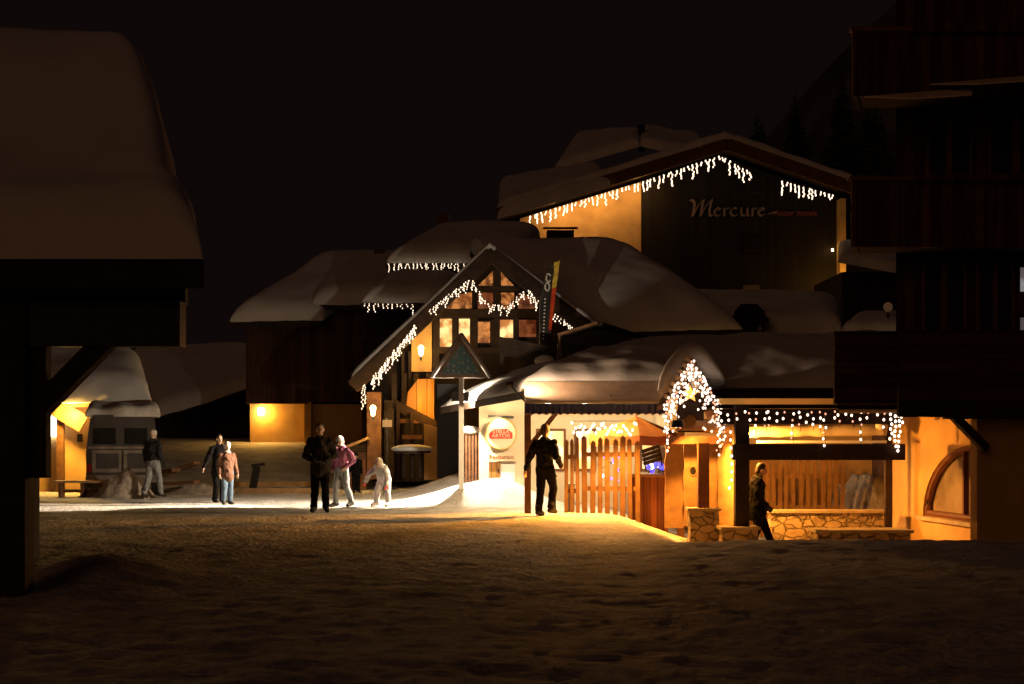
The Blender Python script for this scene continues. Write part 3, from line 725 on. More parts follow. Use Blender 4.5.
# --- painted name: broad-nib strokes
SD = HD - .16; upx = SD / F
def nib(mb, pts, w, y=SD, ang=math.radians(38), thin=.22):
    n = V((math.cos(ang), 0, math.sin(ang))) * w / 2; t = V((-math.sin(ang), 0, math.cos(ang))) * w * thin / 2
    for a, b_ in zip(pts[:-1], pts[1:]):
        A = V((PX(a[0], SD), y, PZ(a[1], SD))); B = V((PX(b_[0], SD), y, PZ(b_[1], SD)))
        d = (B - A); 
        if d.length < 1e-4: continue
        # convex hull of the nib at both ends (hexagon from two thin rectangles)
        cs = [p + q_ for p in (A, B) for q_ in (n + t, n - t, -n - t, -n + t)]
        pts2 = sorted([(c.x, c.z) for c in cs])
        def cr_(o, p, q_): return (p[0] - o[0]) * (q_[1] - o[1]) - (p[1] - o[1]) * (q_[0] - o[0])
        lo = []; hi = []
        for p in pts2:
            while len(lo) > 1 and cr_(lo[-2], lo[-1], p) <= 1e-9: lo.pop()
            lo.append(p)
        for p in reversed(pts2):
            while len(hi) > 1 and cr_(hi[-2], hi[-1], p) <= 1e-9: hi.pop()
            hi.append(p)
        hull = lo[:-1] + hi[:-1]
        dy = random.uniform(0, .012)
        mb.prism(hull, y - .05 - dy, y)
def bez(p0, p1, p2, p3, n=8):
    return [tuple((1 - t) ** 3 * p0[k] + 3 * (1 - t) ** 2 * t * p1[k] + 3 * (1 - t) * t * t * p2[k] + t ** 3 * p3[k] for k in (0, 1)) for t in [i / n for i in range(n + 1)]]
def arc(cx, cy, rx_, ry_, a0, a1, n=10):
    return [(cx + rx_ * math.cos(math.radians(a0 + (a1 - a0) * i / n)), cy - ry_ * math.sin(math.radians(a0 + (a1 - a0) * i / n))) for i in range(n + 1)]
sg = MB(); W = .14
nib(sg, bez((690.5, 200), (694, 200.5), (695, 203), (694.3, 207)) + bez((694.3, 207), (693.8, 210), (693, 214), (692, 216))[1:], W)
nib(sg, bez((693, 216), (696, 209), (700, 201.5), (703.5, 200)), W * .8); nib(sg, bez((703.5, 200), (702.5, 205), (701, 211), (700.8, 215.8)), W)
nib(sg, bez((700.8, 215.8), (704, 209), (708, 202), (711.8, 200)), W * .8); nib(sg, bez((711.8, 200), (710.5, 205), (708.8, 211), (709.6, 215)) + [(711.5, 216), (713, 215)], W)
def le(cx): nib(sg, [(cx - 3, 211.5), (cx + 2.8, 209.6)] , W * .7); nib(sg, arc(cx, 212, 3.2, 4, 35, 325, 14), W * .85)
def lr(x): nib(sg, [(x, 208.2), (x, 216)], W * .85); nib(sg, bez((x, 211.5), (x + 1, 209), (x + 2.5, 207.8), (x + 4.4, 208.6)), W * .8)
le(717.5); lr(724.2); nib(sg, arc(734.2, 212, 3.6, 4, 50, 320, 14), W * .85)
nib(sg, [(741.2, 208.2), (741.2, 213.5)] + bez((741.2, 213.5), (741.4, 216.4), (745.5, 216.6), (747.2, 213.5)), W * .85); nib(sg, [(747.4, 208.2), (747.4, 215.2), (749, 216)], W * .85)
lr(752.4); le(761.5)
MS = mat('sign_lettering_paint', (.25, .17, .15), .6)
name = sg.build('name_lettering', MS, ht)
def text(body, loc, size, m, parent, nm='lettering', ext=.012, sx=1.0, align='CENTER', rot=None, shear=0):
    cu = bpy.data.curves.new(nm, 'FONT'); cu.body = body; cu.size = size; cu.extrude = ext; cu.align_x = align; cu.align_y = 'CENTER'; cu.shear = shear
    cu.materials.append(m); o = bpy.data.objects.new(nm, cu); COL.objects.link(o)
    off = V((0, 0, 0)); p = parent
    while p is not None: off = off + p.location; p = p.parent
    bpy.context.view_layer.update()
    me = bpy.data.meshes.new_from_object(o.evaluated_get(bpy.context.evaluated_depsgraph_get())); bpy.data.objects.remove(o)
    me.materials.clear(); me.materials.append(m)
    o = bpy.data.objects.new(nm, me); COL.objects.link(o)
    o.parent = parent; o.location = V(loc) - off; o.rotation_euler = rot or (math.pi / 2, 0, 0); o.scale = (sx, 1, 1)
    return o
text('Accor hotels', (PX(795, SD), SD - .02, PZ(213.2, SD)), .42, mat('sign_lettering_red', (.25, .06, .055), .6), ht, 'small_lettering', sx=1.05, shear=.2)
nib(sg2 := MB(), bez((768, 214.5), (771, 213), (773, 212), (776, 212.5)), .1); sg2.build('swallow_mark', MS, ht)
# strings
icicle_string('long icicle light string along the lit half of the hotel verge up to its peak', [P(528, 217, HD - 2.12), P(640, 183, HD - 2.12), P(720, 156, HD - 2.12), P(753, 174, HD - 2.12)], .22, [.2, .4, .62], .046, 'icicle light strings', seed=12, jit=.07, bs=.11)
icicle_string('short icicle light string near the low right end of the hotel verge', [P(781, 181, HD - 2.12), P(835, 196, HD - 2.12)], .22, [.2, .4, .62], .046, 'icicle light strings', seed=13, jit=.07, bs=.11)
icicle_string('three stray icicle strands under the low left corner of the hotel roof', [P(497, 224, HD - 2.3), P(526, 230, HD - 2.3)], .5, [.3, .6, .9], .046, 'icicle light strings', seed=14, jit=.07, bs=.11)
for px, py in ((560, 205), (600, 193), (640, 181)): lamp('icicle_glow', P(px, py + 5, HD - 1.2), 75, (1, .52, .16), .4)
# second roof behind
o2 = thing('rear_block', 'dark block with a snow roof rising behind the hotel', 'building', (PX(625, 108), 108, 4))
MB().box(PX(560, 106), PX(690, 106), 106, 116, 2, PZ(172, 106)).build('wall', M['wood_dark'], o2)
q = [P(554, 172, 104), P(640, 146, 104), P(640, 134, 116), P(575, 140, 116)]
snow_slab('roof_snow', o2, q, .7, r=.8, seed=45); q2 = [P(640, 146, 104), P(712, 162, 104), P(700, 140, 116), P(640, 134, 116)]; snow_slab('roof_snow', o2, q2, .7, r=.8, seed=46)
MB().box(PX(639, 110), PX(645, 110), 110, 110.6, PZ(150, 110), PZ(124, 110)).build('chimney', M['beam'], o2)
# annexe in front of the hotel
an = thing('hotel_annexe', 'low snow roofed annexe in front of the dark hotel gable', 'building', (PX(750, 62), 62, 1.2))
MB().box(PX(660, 60.5), PX(838, 60.5), 60.5, 70, .5, PZ(336, 60)).build('wall', M['wood_dark'], an)
q = [P(640, 333, 59), P(842, 333, 59), P(838, 308, 66), P(640, 306, 66)]
MB().slab([p - V((0, 0, .02)) for p in q], .2).build('roof', M['beam_brown'], an)
snow_slab('roof_snow', an, q, .75, r=.9, rnd=(1, 1, 1, 1), seed=48, nu=60)
MB().box(PX(745, 65), PX(759.5, 65), 65, 65.5, PZ(312, 65), PZ(285, 65)).build('chimney', M['cream'], an)
tu = thing('roof_turret', 'small dark ventilation turret with a flared roof on the annexe snow', 'turret', (PX(749, 58.4), 58.4, PZ(333, 58)))
MB().box(PX(735, 58.5), PX(764, 58.5), 58.5, 59.4, PZ(336, 58.5), PZ(318, 58.5)).build('body', M['beam'], tu)
MB().slab([P(729, 319, 58), P(769, 319, 58), P(759, 310, 59), P(739, 310, 59)], .12).build('lower_roof', M['beam'], tu)
MB().slab([P(734, 311.5, 58.1), P(765, 311.5, 58.1), P(757, 304, 59), P(741, 304, 59)], .12).build('upper_roof', M['beam'], tu)
for px in (739, 760): MB().box(PX(px - 2, 58.4), PX(px + 2, 58.4), 58.44, 58.498, PZ(330, 58.4), PZ(321, 58.4)).build('louvre', M['tan'], tu)
MB().box(PX(743, 58.4), PX(756, 58.4), 58.44, 58.498, PZ(328, 58.4), PZ(322, 58.4)).build('louvre', M['beam_brown'], tu)
# small house behind the balconies
sb = thing('gap_house', 'small dark house with a snow roof glimpsed between hotel and balconies', 'building', (PX(870, 75), 75, 1))
MB().box(PX(842, 75), PX(910, 75), 75, 82, 0, PZ(272, 75)).build('wall', M['wood_dark'], sb)
snow_slab('roof_snow', sb, [P(838, 262, 74), P(915, 276, 74), P(915, 252, 82), P(838, 248, 82)], .5, r=.6, seed=51)
sb2 = thing('gap_shed', 'low shed under thick snow at the foot of the balcony building gap', 'shed', (PX(872, 56), 56, 1))
MB().box(PX(846, 56.5), PX(905, 56.5), 56.5, 60, .5, PZ(334, 56)).build('wall', M['wood_dark'], sb2)
snow_slab('roof_snow', sb2, [P(842, 331, 56), P(910, 331, 56), P(910, 318, 60), P(855, 322, 60)], .4, r=.6, seed=53)
gl = thing('globe_lamp', 'dim globe lamp on a short post between hotel and balconies', 'lamp', P(888, 330, 57))
MB().ell(P(888, 307, 57), .17).build('globe', emat('globe_dim_glass', (.8, .42, .2), .05), gl, smooth=True); MB().tube([P(888, 330, 57), P(888, 313, 57)], .05, 8).build('post', M['black'], gl)

# ================================================================== restaurant
rs = thing('restaurant', 'low restaurant under a great snow roof, navy awning edge and bright open front', 'restaurant', (2.5, 36, 0))
MB().box(PX(479, 37.6), 3.5, 37.6, 37.85, -.3, 2.75).build('front_wall', M['cream'], rs)
MB().box(3.5, 9.5, 36.2, 36.45, -.9, 2.7).build('front_wall', M['ochre'], rs)
MB().box(3.3, 3.5, 36.2, 37.6, -.9, 2.7).build('side_wall', M['cream'], rs)
MB().box(PX(479, 37.6) + .02, 9.5, 37.86, 43, -.3, 2.7).build('body', M['cream'], rs)
qa = [V((.25, 33.1, 2.58)), V((7.6, 33.1, 2.58)), V((9.2, 40.5, 3.5)), V((4.5, 40.5, 3.46))]
qb = [V((-1.75, 39.2, 2.3)), V((.24, 33.12, 2.53)), V((4.48, 40.5, 3.40)), V((.4, 41.6, 2.72))]
for q in (qa, qb): MB().slab([p - V((0, 0, .02)) for p in q], .16).build('roof', M['beam'], rs)
snow_slab('roof_snow', rs, qa, .70, r=3.6, rnd=(1, 0, 0, 0), seed=61, nu=80, nv=60, p=1.75, amp=.14)
snow_slab('roof_snow', rs, qb, .55, r=2.4, rnd=(1, 0, 0, 1), seed=62, nu=60, nv=60, p=1.8, amp=.28)
# awning
aw = MB()
AX0, AX1 = PX(525, 32.2), PX(667, 32.2)
MB().slab([(AX0, 32.2, 2.29), (AX1, 32.2, 2.29), (AX1, 33.0, 2.70), (AX0, 33.0, 2.70)], .03).build('awning_canopy', M['tan'], rs)
MB().box(AX0, AX1, 32.15, 32.2, 2.235, 2.285).build('awning_bar', M['white'], rs)
vs = []; fs = []; n = 160
for i in range(n + 1):
    x = AX0 + (AX1 - AX0) * i / n; wv = .015 * math.sin(i * .9)
    vs += [(x, 32.17 + wv * .3, 2.233), (x, 32.16 + wv, 2.0 + .035 * abs(math.sin(i * math.pi / 8)))]
for i in range(n): fs.append((2 * i, 2 * i + 1, 2 * i + 3, 2 * i + 2))
N = len(vs); vs += [(x, y + .012, z) for x, y, z in vs]; fs += [tuple(N + j for j in reversed(f)) for f in fs]
va = MB().add(vs, fs).build('awning_valance', M['navy'], rs)
ed = MB(); pts = [V((AX0 + (AX1 - AX0) * i / n, 32.15 + .015 * math.sin(i * .9), 2.0 + .035 * abs(math.sin(i * math.pi / 8)))) for i in range(n + 1)]
ed.tube(pts, .009, 4); ed.build('piping', M['tan'], va)
# left side flap of the awning
MB().slab([(AX0 - .005, 32.2, 2.28), (AX0 - .005, 33.0, 2.69), (AX0 - .005, 33.0, 2.3), (AX0 - .005, 32.2, 2.02)], .001).build('awning_side', M['navy'], rs)
MB().box(PX(524.5, 32.4), PX(531, 32.4), 32.4, 32.53, -.2, 2.28).build('post', M['beam_brown'], rs)
MB().bar(P(529, 447, 32.46), P(556, 413, 32.46), .1, .1).build('brace', M['beam_brown'], rs)
MB().box(3.42, 3.56, 33.0, 33.14, -.8, 2.5).build('post', M['beam_brown'], rs)
MB().box(AX0, 6.9, 33.15, 33.3, 2.36, 2.57).build('eave_beam', M['beam'], rs)
# doors, windows of the open front
dr = MB().box(PX(489, 37.5), PX(500, 37.5), 37.55, 37.595, .35, PZ(462, 37.5)).build('door', mat('honey_door', (.5, .24, .06), .6, .2, 4, planks=('X', .13)), rs)
MB().cap((PX(498.5, 37.5), 37.53, .72), (PX(498.5, 37.5), 37.53, .8), .015, .015).build('handle', M['black'], dr)
MB().box(PX(501, 37.5), PX(515, 37.5), 37.56, 37.595, .3, PZ(464, 37.5)).build('white_panel', M['white'], rs)
for a, b_ in ((536, 566), (574, 596), (640, 655)):
    f = MB().box(PX(a, 37.5), PX(b_, 37.5), 37.54, 37.597, .75, 1.75).build('window', M['beam_brown'], rs)
    MB().box(PX(a, 37.5) + .06, PX(b_, 37.5) - .06, 37.525, 37.537, .81, 1.69).build('pane', emat('cafe_window', (1, .8, .5), 1.6, .5, 2.0, (.7, .35, .1)), f)
# wooden slat screen by the triangular sign
sc = thing('slat_screen', 'dark vertical slat screen capped with snow lumps beside the white sign post', 'screen', (PX(470, 37.9), 37.9, .3))
s_ = MB()
for i in range(7): x = PX(462 + i * 3.2, 37.9); s_.box(x, x + .05, 37.9, 37.93, .15, PZ(431 + (i % 3), 37.9))
s_.build('slats', M['beam_brown'], sc)
MB().box(PX(461, 37.9), PX(485, 37.9), 37.935, 37.97, 1.3, 1.4).build('rail', M['beam'], sc); MB().box(PX(461, 37.9), PX(485, 37.9), 37.935, 37.97, .6, .7).build('rail', M['beam'], sc)
sm = MB(); sm.ell(P(470, 430, 37.9), (.24, .14, .1)); sm.build('snow_cap', M['snow'], sc, smooth=True)
# triangular sign
ts = thing('triangular_sign', 'large blue triangular sign with a frosted rim on a pale post', 'sign', (PX(461, 38), 38, .3))
D = 36.25
MB().box(PX(458.8, D), PX(463.6, D), D + .02, D + .13, -.1, PZ(372, D)).build('post', M['white'], ts)
MB().prism([(PX(431, D), PZ(378, D)), (PX(491, D), PZ(378, D)), (PX(463, D), PZ(333, D)), (PX(460, D), PZ(333, D))], D - .05, D).build('board', mat('frosted_board', (.42, .36, .30), .8, .25, 6, .5, 20), ts)
tri = [(PX(441, D), PZ(374.5, D)), (PX(480.5, D), PZ(374.5, D)), (PX(461.5, D), PZ(343, D))]
def speck_mat():
    m = mat('blue_sign_face', (.06, .16, .24), .6); nt = m.node_tree; N = nt.nodes; L = nt.links; b = N['Principled BSDF']
    tc = N.new('ShaderNodeTexCoord'); vo = N.new('ShaderNodeTexVoronoi'); vo.inputs['Scale'].default_value = 11; L.new(tc.outputs['Object'], vo.inputs['Vector'])
    r = N.new('ShaderNodeValToRGB'); r.color_ramp.elements[0].position = .16; r.color_ramp.elements[0].color = (.7, .75, .72, 1); r.color_ramp.elements[1].position = .42; r.color_ramp.elements[1].color = (.14, .36, .52, 1)
    L.new(vo.outputs['Distance'], r.inputs['Fac'])
    L.new(r.outputs['Color'], b.inputs['Base Color']); return m
MB().prism(tri, D - .062, D - .053).build('face', speck_mat(), ts)
rim = MB(); c3 = [V((x, D - .05, z)) for x, z in [(PX(432, D), PZ(377, D)), (PX(490, D), PZ(377, D)), (PX(461.5, D), PZ(335, D))]]
rim.tube([c3[0], c3[2]], .05, 7); rim.tube([c3[2], c3[1]], .05, 7); rim.build('snow_rim', M['snow'], ts, smooth=True)
# beer sign
bs = thing('beer_sign', 'round pale sign with a red cartouche hung on the bright restaurant front', 'sign', P(501, 434, 37.3))
e = MB(); cx, cz, yb = PX(501, 37.3), PZ(434, 37.3), 37.3
def disc(mb, cx, cz, rx_, rz2, y0, y1, n=36): return mb.prism([(cx + rx_ * math.cos(2 * math.pi * i / n), cz + rz2 * math.sin(2 * math.pi * i / n)) for i in range(n)], y0, y1)
disc(e, cx, cz, .37, .37, yb, yb + .12).build('disc', mat('sign_cream', (.75, .66, .5), .5), bs)
ri = MB(); ringm(ri, (cx, cz), .355, .355, .016, yb - .01, n=40); ri.build('rim', mat('gold_paint', (.55, .36, .1), .4), bs)
red = mat('sign_red', (.45, .035, .02), .5)
MB().prism([(cx - .26, cz - .11), (cx + .26, cz - .11), (cx + .27, cz + .02), (cx + .2, cz + .08), (cx + .16, cz + .12), (cx - .16, cz + .12), (cx - .2, cz + .08), (cx - .27, cz + .02)], yb - .02, yb - .002).build('cartouche', red, bs)
pk = mat('sign_pale_lettering', (.8, .62, .5), .5)
text('STELLA', (cx, yb - .026, cz + .055), .12, pk, bs, sx=1.0); text('ARTOIS', (cx, yb - .026, cz - .045), .12, pk, bs, sx=1.05)
MB().bar((cx - .3, yb + .06, cz + .42), (cx + .3, yb + .06, cz + .39), .05, .05).build('bracket', M['black'], bs)
ns = thing('strip_sign', 'long narrow pale sign board with a line of small letters below the round sign', 'sign', P(501, 457, 37.4))
MB().box(PX(486, 37.4), PX(517, 37.4), 37.4, 37.44, PZ(461, 37.4), PZ(453, 37.4)).build('board', mat('strip_cream', (.7, .58, .42), .6), ns)
text('Restaurant', (PX(501.5, 37.4), 37.39, PZ(457, 37.4)), .15, mat('strip_letters', (.3, .1, .05), .6), ns, sx=.9)
# flood light with an added plate that blocks its near side, at the end of the restaurant front
LP = V((-1.13, 36.5, 2.5)); dr_ = V((-1, -.345, 0)).normalized(); nr = V((dr_.y, -dr_.x, 0))
if nr.y > 0: nr = -nr
fd = thing('flood_light', 'white flood light with added blocker plate lighting the snow in front of the restaurant', 'lamp', LP)
pl = MB(); a = LP + dr_ * .22 + nr * .06; b_ = LP - dr_ * .5 + nr * .06
# the added blocker plate's free end lies on the light's cut-off line
a = LP + dr_ * .26 + nr * .004; b_ = LP - dr_ * .06 + nr * .06; c_ = LP - dr_ * .14 + nr * .06
vsx = []
for p in (a, b_, c_):
    for q in (p, p + nr * .006):
        vsx += [q + V((0, 0, -.13)), q + V((0, 0, .08))]
pl.add(vsx, [(0, 1, 5, 4), (2, 6, 7, 3), (4, 5, 9, 8), (6, 10, 11, 7), (0, 4, 6, 2), (1, 3, 7, 5), (4, 8, 10, 6), (5, 7, 11, 9), (0, 2, 3, 1), (8, 9, 11, 10)])
pl.build('cutoff_shade', M['black'], fd)
MB().tube([LP + V((.0, .03, .12)), LP + V((-.01, -.03, .16)), (LP.x - .02, 36.39, LP.z + .16)], .02, 8).build('arm', M['black'], fd)
MB().ell(LP + V((.02, .02, .10)), (.03, .03, .03)).build('bulb', M['lamp_white'], fd, smooth=True)
fl_ = lamp('flood_source', LP, 12500, (1.0, .80, .56), .005, 'SPOT', spot_size=math.radians(44), spot_blend=1.0)
fl_.rotation_euler = (V((-11, 34.6, 0.4)) - LP).to_track_quat('-Z', 'Y').to_euler()
fl_ = lamp('flood_near', LP, 2200, (1.0, .80, .56), .005, 'SPOT', spot_size=math.radians(110), spot_blend=1.0)
fl_.rotation_euler = (V((-3.6, 36.0, 0.0)) - LP).to_track_quat('-Z', 'Y').to_euler()
lamp('flood_spill', LP + V((.03, .02, .0)), 700, (1.0, .80, .56), .03)

# interior lamps below the awning (glass globes on the wall)
for i, (px, py, d, pw) in enumerate(((548, 400, 33.8, 340), (585, 400, 33.8, 290), (497, 418, 37.1, 25))):
    p = P(px, py, d)
    if i < 2:
        g = thing('globe_lamp', ['white globe lamp behind the walking man under the awning', 'white globe lamp above the picket gate under the awning'][i], 'lamp', p, group=None)
        MB().ell(p, .09).build('globe', M['lamp_white'], g, smooth=True); MB().tube([p + V((0, 0, .08)), p + V((0, 0, .5))], .015, 6).build('cord', M['black'], g)
    lamp('globe_source', p + V((0, .12, -.03)), pw, (1, .70, .36), .1)
# spot on the awning post washing the roof snow
rl = V((-.02, 32.25, 2.62)); rt_ = thing('roof_spotlight', 'small black spotlight on the brown awning post washing the roof snow', 'lamp', rl)
dd = (V((3.1, 34.4, 2.95)) - rl).normalized(); c = MB(); c.tube([rl - dd * .09, rl + dd * .02], [.045, .06], 12); c.build('can', M['black'], rt_)
c = MB(); c.tube([rl + dd * .004, rl + dd * .022], .045, 10); c.build('lens', M['lamp_white'], rt_); MB().bar(rl - V((0, 0, .05)), (PX(527, 32.4), 32.4, 2.24), .03, .03).build('bracket', M['black'], rt_)
l = lamp('roof_spot_source', rl + dd * .06, 300, (1, .62, .36), .06, 'SPOT', spot_size=math.radians(108), spot_blend=1.0); l.rotation_euler = dd.to_track_quat('-Z', 'Y').to_euler()
# orange lanterns
def lantern(p, lab, pw, col=(1.0, .38, .05), aim=None, size=120):
    g = thing('hanging_lantern', lab, 'lantern', p, group=None)
    MB().tube([p + V((0, 0, .01)), p + V((0, 0, .05))], .05, 8).build('glass', M['lamp_glow'], g)
    c = MB(); c.tube([p + V((0, 0, -.01)), p + V((0, 0, .12))], [.12, .09], 12); c.build('cutoff_shade', M['black'], g)
    c = MB(); c.tube([p + V((0, 0, .12)), p + V((0, 0, .3))], .012, 5); c.build('stem', M['black'], g)
    l = lamp('lantern_source', p - V((0, 0, .06)), pw, col, .07, 'SPOT', spot_size=math.radians(size), spot_blend=.35)
    l.rotation_euler = (V(aim) - p).to_track_quat('-Z', 'Y').to_euler()
lantern(V((2.0, 32.4, 2.125)), 'orange shaded lamp hanging under the awning by the parasol', 1600, aim=(1.8, 30.0, 0), size=155)
lantern(V((4.15, 29.15, 1.52)), 'orange shaded lamp hanging behind the dark pergola post', 640, aim=(6.6, 30.2, .9), size=165)
lantern(V((3.0, 29.0, 1.75)), 'orange shaded lamp hanging at the front corner of the decorated porch', 400, aim=(4.4, 29.2, -.4), size=130)

# picket fences
def picket(label, p0, p1, zb, zt, step, wdt, rails, seed, m=M['picket'], name='picket_fence'):
    rnd = random.Random(seed); p0 = V(p0); p1 = V(p1)
    t = thing(name, label, 'fence', ((p0 + p1) / 2).to_tuple()[:2] + (zb,), group='picket fence panels on the terrace')
    n = max(1, int(round((p1 - p0).length / step))); mb = MB(); d = (p1 - p0).normalized(); nn = V((-d.y, d.x, 0))
    for i in range(n + 1):
        p = p0.lerp(p1, i / n); h = zt + rnd.uniform(-.06, .06); ww = wdt * rnd.uniform(.85, 1.1); le_ = rnd.uniform(-.025, .025)
        a = p - d * ww / 2; b2 = p + d * ww / 2
        vv = []
        for y in (-.012, .012):
            vv += [V((a.x, a.y, zb)) + nn * y, V((b2.x, b2.y, zb)) + nn * y, V((b2.x + le_, b2.y, h - .05)) + nn * y, V((p.x + le_, p.y, h)) + nn * y, V((a.x + le_, a.y, h - .05)) + nn * y]
        mb.add(vv, [(0, 1, 2, 3, 4), (9, 8, 7, 6, 5), (0, 5, 6, 1), (1, 6, 7, 2), (2, 7, 8, 3), (3, 8, 9, 4), (4, 9, 5, 0)])
    mb.build('pickets', m, t)
    for z in rails: MB().bar(V((p0.x, p0.y, z)) + nn * .035, V((p1.x, p1.y, z)) + nn * .035, .04, .09).build('rail', m, t)
    return t
picket('narrow picket gate panel right beside the walking man', (PX(566, 32.9), 32.9, 0), (PX(578, 32.9), 32.9, 0), -.1, PZ(437, 32.9), .12, .07, (.45, 1.15), 1)
picket('wide picket fence panel below the orange parasol', (PX(585, 32.9), 32.9, 0), (PX(638, 32.7), 32.7, 0), -.4, PZ(438, 32.9), .165, .1, (.5, 1.2), 2)
picket('narrow picket panel of close set slats at the left of the pergola back', (PX(762, 33), 33, 0), (PX(780, 33), 33, 0), -.5, PZ(459, 33), .11, .07, (0.1, .75), 3)
picket('widest picket panel standing behind the low stone wall', (PX(786, 33), 33, 0), (PX(823, 33), 33, 0), -.5, PZ(457, 33), .145, .085, (0.1, .75), 4)
picket('narrow picket panel next to the snow heap in the pergola', (PX(829, 33), 33, 0), (PX(842, 33), 33, 0), -.5, PZ(457, 33), .13, .085, (0.1, .75), 5)
heap('snow_heap', 'tall snow heap filling the right back corner of the pergola', PX(872, 34), 34.6, 1.3, 1.1, 1.35, 7.0, M['dirty_lamp_tint_snow'], flat=1.1)  # brown snow colour here paints in the warm tint of lamp light
# parasol
pa = thing('parasol', 'orange terrace parasol half hidden by the picket fence', 'parasol', (PX(636, 33.9), 33.9, -.1))
pc = V((PX(636, 34.7), 34.7, PZ(416, 34.7))); vs = [pc]; fs = []
for i in range(16):
    a = 2 * math.pi * i / 16; r = 1.02 if i % 2 == 0 else .96
    vs.append(pc + V((math.cos(a) * r, math.sin(a) * r * .9, -.42 - (.03 if i % 2 else 0))))
for i in range(16):
    a = 2 * math.pi * i / 16; r = 1.02 if i % 2 == 0 else .96
    vs.append(pc + V((math.cos(a) * r, math.sin(a) * r * .9, -.62 - (.03 if i % 2 else 0))))
vs.append(pc - V((0, 0, .03)))
for i in range(16): j = (i + 1) % 16; fs += [(0, 1 + i, 1 + j), (1 + i, 17 + i, 17 + j, 1 + j), (33, 17 + j, 17 + i)]
MB().add(vs, fs).build('canopy', M['orange_cloth'], pa)
MB().tube([(pc.x, pc.y, -.3), (pc.x, pc.y, pc.z + .05)], .025, 8).build('pole', M['beam_brown'], pa)
# bar counter with crate and bottles
ct = thing('bar_counter', 'red brown wooden bar counter behind the picket fence', 'counter', (PX(650, 33), 33, -.3))
MB().box(PX(630, 33), PX(668, 33), 33.0, 33.7, -.4, PZ(477, 33)).build('front', M['counter'], ct)
MB().box(PX(629, 33), PX(669, 33), 32.95, 33.75, PZ(477, 33), PZ(474.5, 33)).build('top', M['pine'], ct)
cr = thing('slatted_crate', 'dark slatted crate tilted on the bar counter', 'crate', P(650, 470, 33.2))
for k in range(4):
    a = P(641 + k * .9, 458 + k * 4.0 - 6, 33.15); b2 = P(659 + k * .9, 446 + k * 4.0, 33.15)
    MB().bar(a, b2, .3, .07).build('slat', M['beam'], cr)
for px, py, lab in ((643, 455, 'end'), (659, 450, 'end')): MB().bar(P(px, py - 5, 33.16), P(px + 3, py + 16, 33.16), .03, .06).build('end_board', M['beam'], cr)
bl = emat('blue_lamp', (.12, .10, 1.0), 1.5); wl_ = emat('cool_lamp', (.75, .7, 1.0), 4)
bt = thing('bar_light_string', 'blue and white party lights lying on the bar counter', 'string lights', P(656, 472, 33.3))
rb = random.Random(3)
for k in range(12):
    p = P(648 + rb.uniform(0, 17), 474 - rb.uniform(1, 13), 33.35 + rb.uniform(0, .2)); MB().ell(p, rb.choice((.03, .05, .06))).build('bulb', bl if k % 3 else wl_, bt, smooth=True)
MB().tube([P(648, 473, 33.4), P(656, 468, 33.4), P(665, 472, 33.4)], .01, 5).build('cable', M['wire'], bt)
bt = thing('violet_light_string', 'violet party lights glimpsed between the pickets', 'string lights', P(608, 470, 34.5))
for k in range(9):
    p = P(600 + rb.uniform(0, 20), 455 + rb.uniform(0, 26), 34.5); MB().ell(p, rb.choice((.03, .05))).build('bulb', emat('violet_lamp', (.45, .2, 1.0), 2.5) if k == 0 else bpy.data.materials['violet_lamp'] if k % 3 else wl_, bt, smooth=True)
MB().tube([P(600, 470, 34.5), P(610, 462, 34.5), P(620, 470, 34.5)], .01, 5).build('cable', M['wire'], bt)
# white string lights under the awning
def bulb_string(label, pts_list, r, m, cat='string lights', name='fairy_lights', wires=None, group=None, dim=None):
    t = thing(name, label, cat, pts_list[0], group=group)
    me = bulb_mesh(r, m); me2 = bulb_mesh(r * .8, dim) if dim else None
    for i, p in enumerate(pts_list):
        o = bpy.data.objects.new('bulb', me2 if (dim and i % 3 == 2) else me); COL.objects.link(o); o.parent = t; o.location = V(p) - t.location
    w = MB()
    for a, b2 in (wires or []): w.tube([a, b2], .006, 4)
    if wires: w.build('cable', M['wire'], t)
    return t
pts = []; rb = random.Random(8)
for i in range(36): px = 572 + 66 * i / 36; pts.append(P(px, 421 + 7 * abs(math.sin(i * .55)) + rb.uniform(0, 8), 33.6))
bulb_string('tangled warm fairy lights just under the awning edge above the parasol', pts, .026, M['bulb'], wires=[(P(572, 421, 33.6), P(605, 421, 33.6)), (P(605, 421, 33.6), P(638, 421, 33.6))])
# small white shop boxes in the bright front
for px, w_, h_, lab, mm in ((570, 9, 26, 'tall white box standing behind the narrow picket gate', M['white']), (553, 6, 34, 'dark litter bin just right of the walking man', M['black'])):
    d = 33.4; x = PX(px, d); z0 = gz(x, d)
    t = thing('storage_box' if mm is M['white'] else 'litter_bin', lab, 'box' if mm is M['white'] else 'bin', (x, d, z0))
    MB().box(x - w_ / 2 * d / F, x + w_ / 2 * d / F, d, d + .3, z0 - .05, z0 + h_ * d / F).build('body', mm, t)
    MB().box(x - w_ / 2 * d / F - .02, x + w_ / 2 * d / F + .02, d - .02, d + .32, z0 + h_ * d / F + .002, z0 + h_ * d / F + .05).build('lid', mm, t)

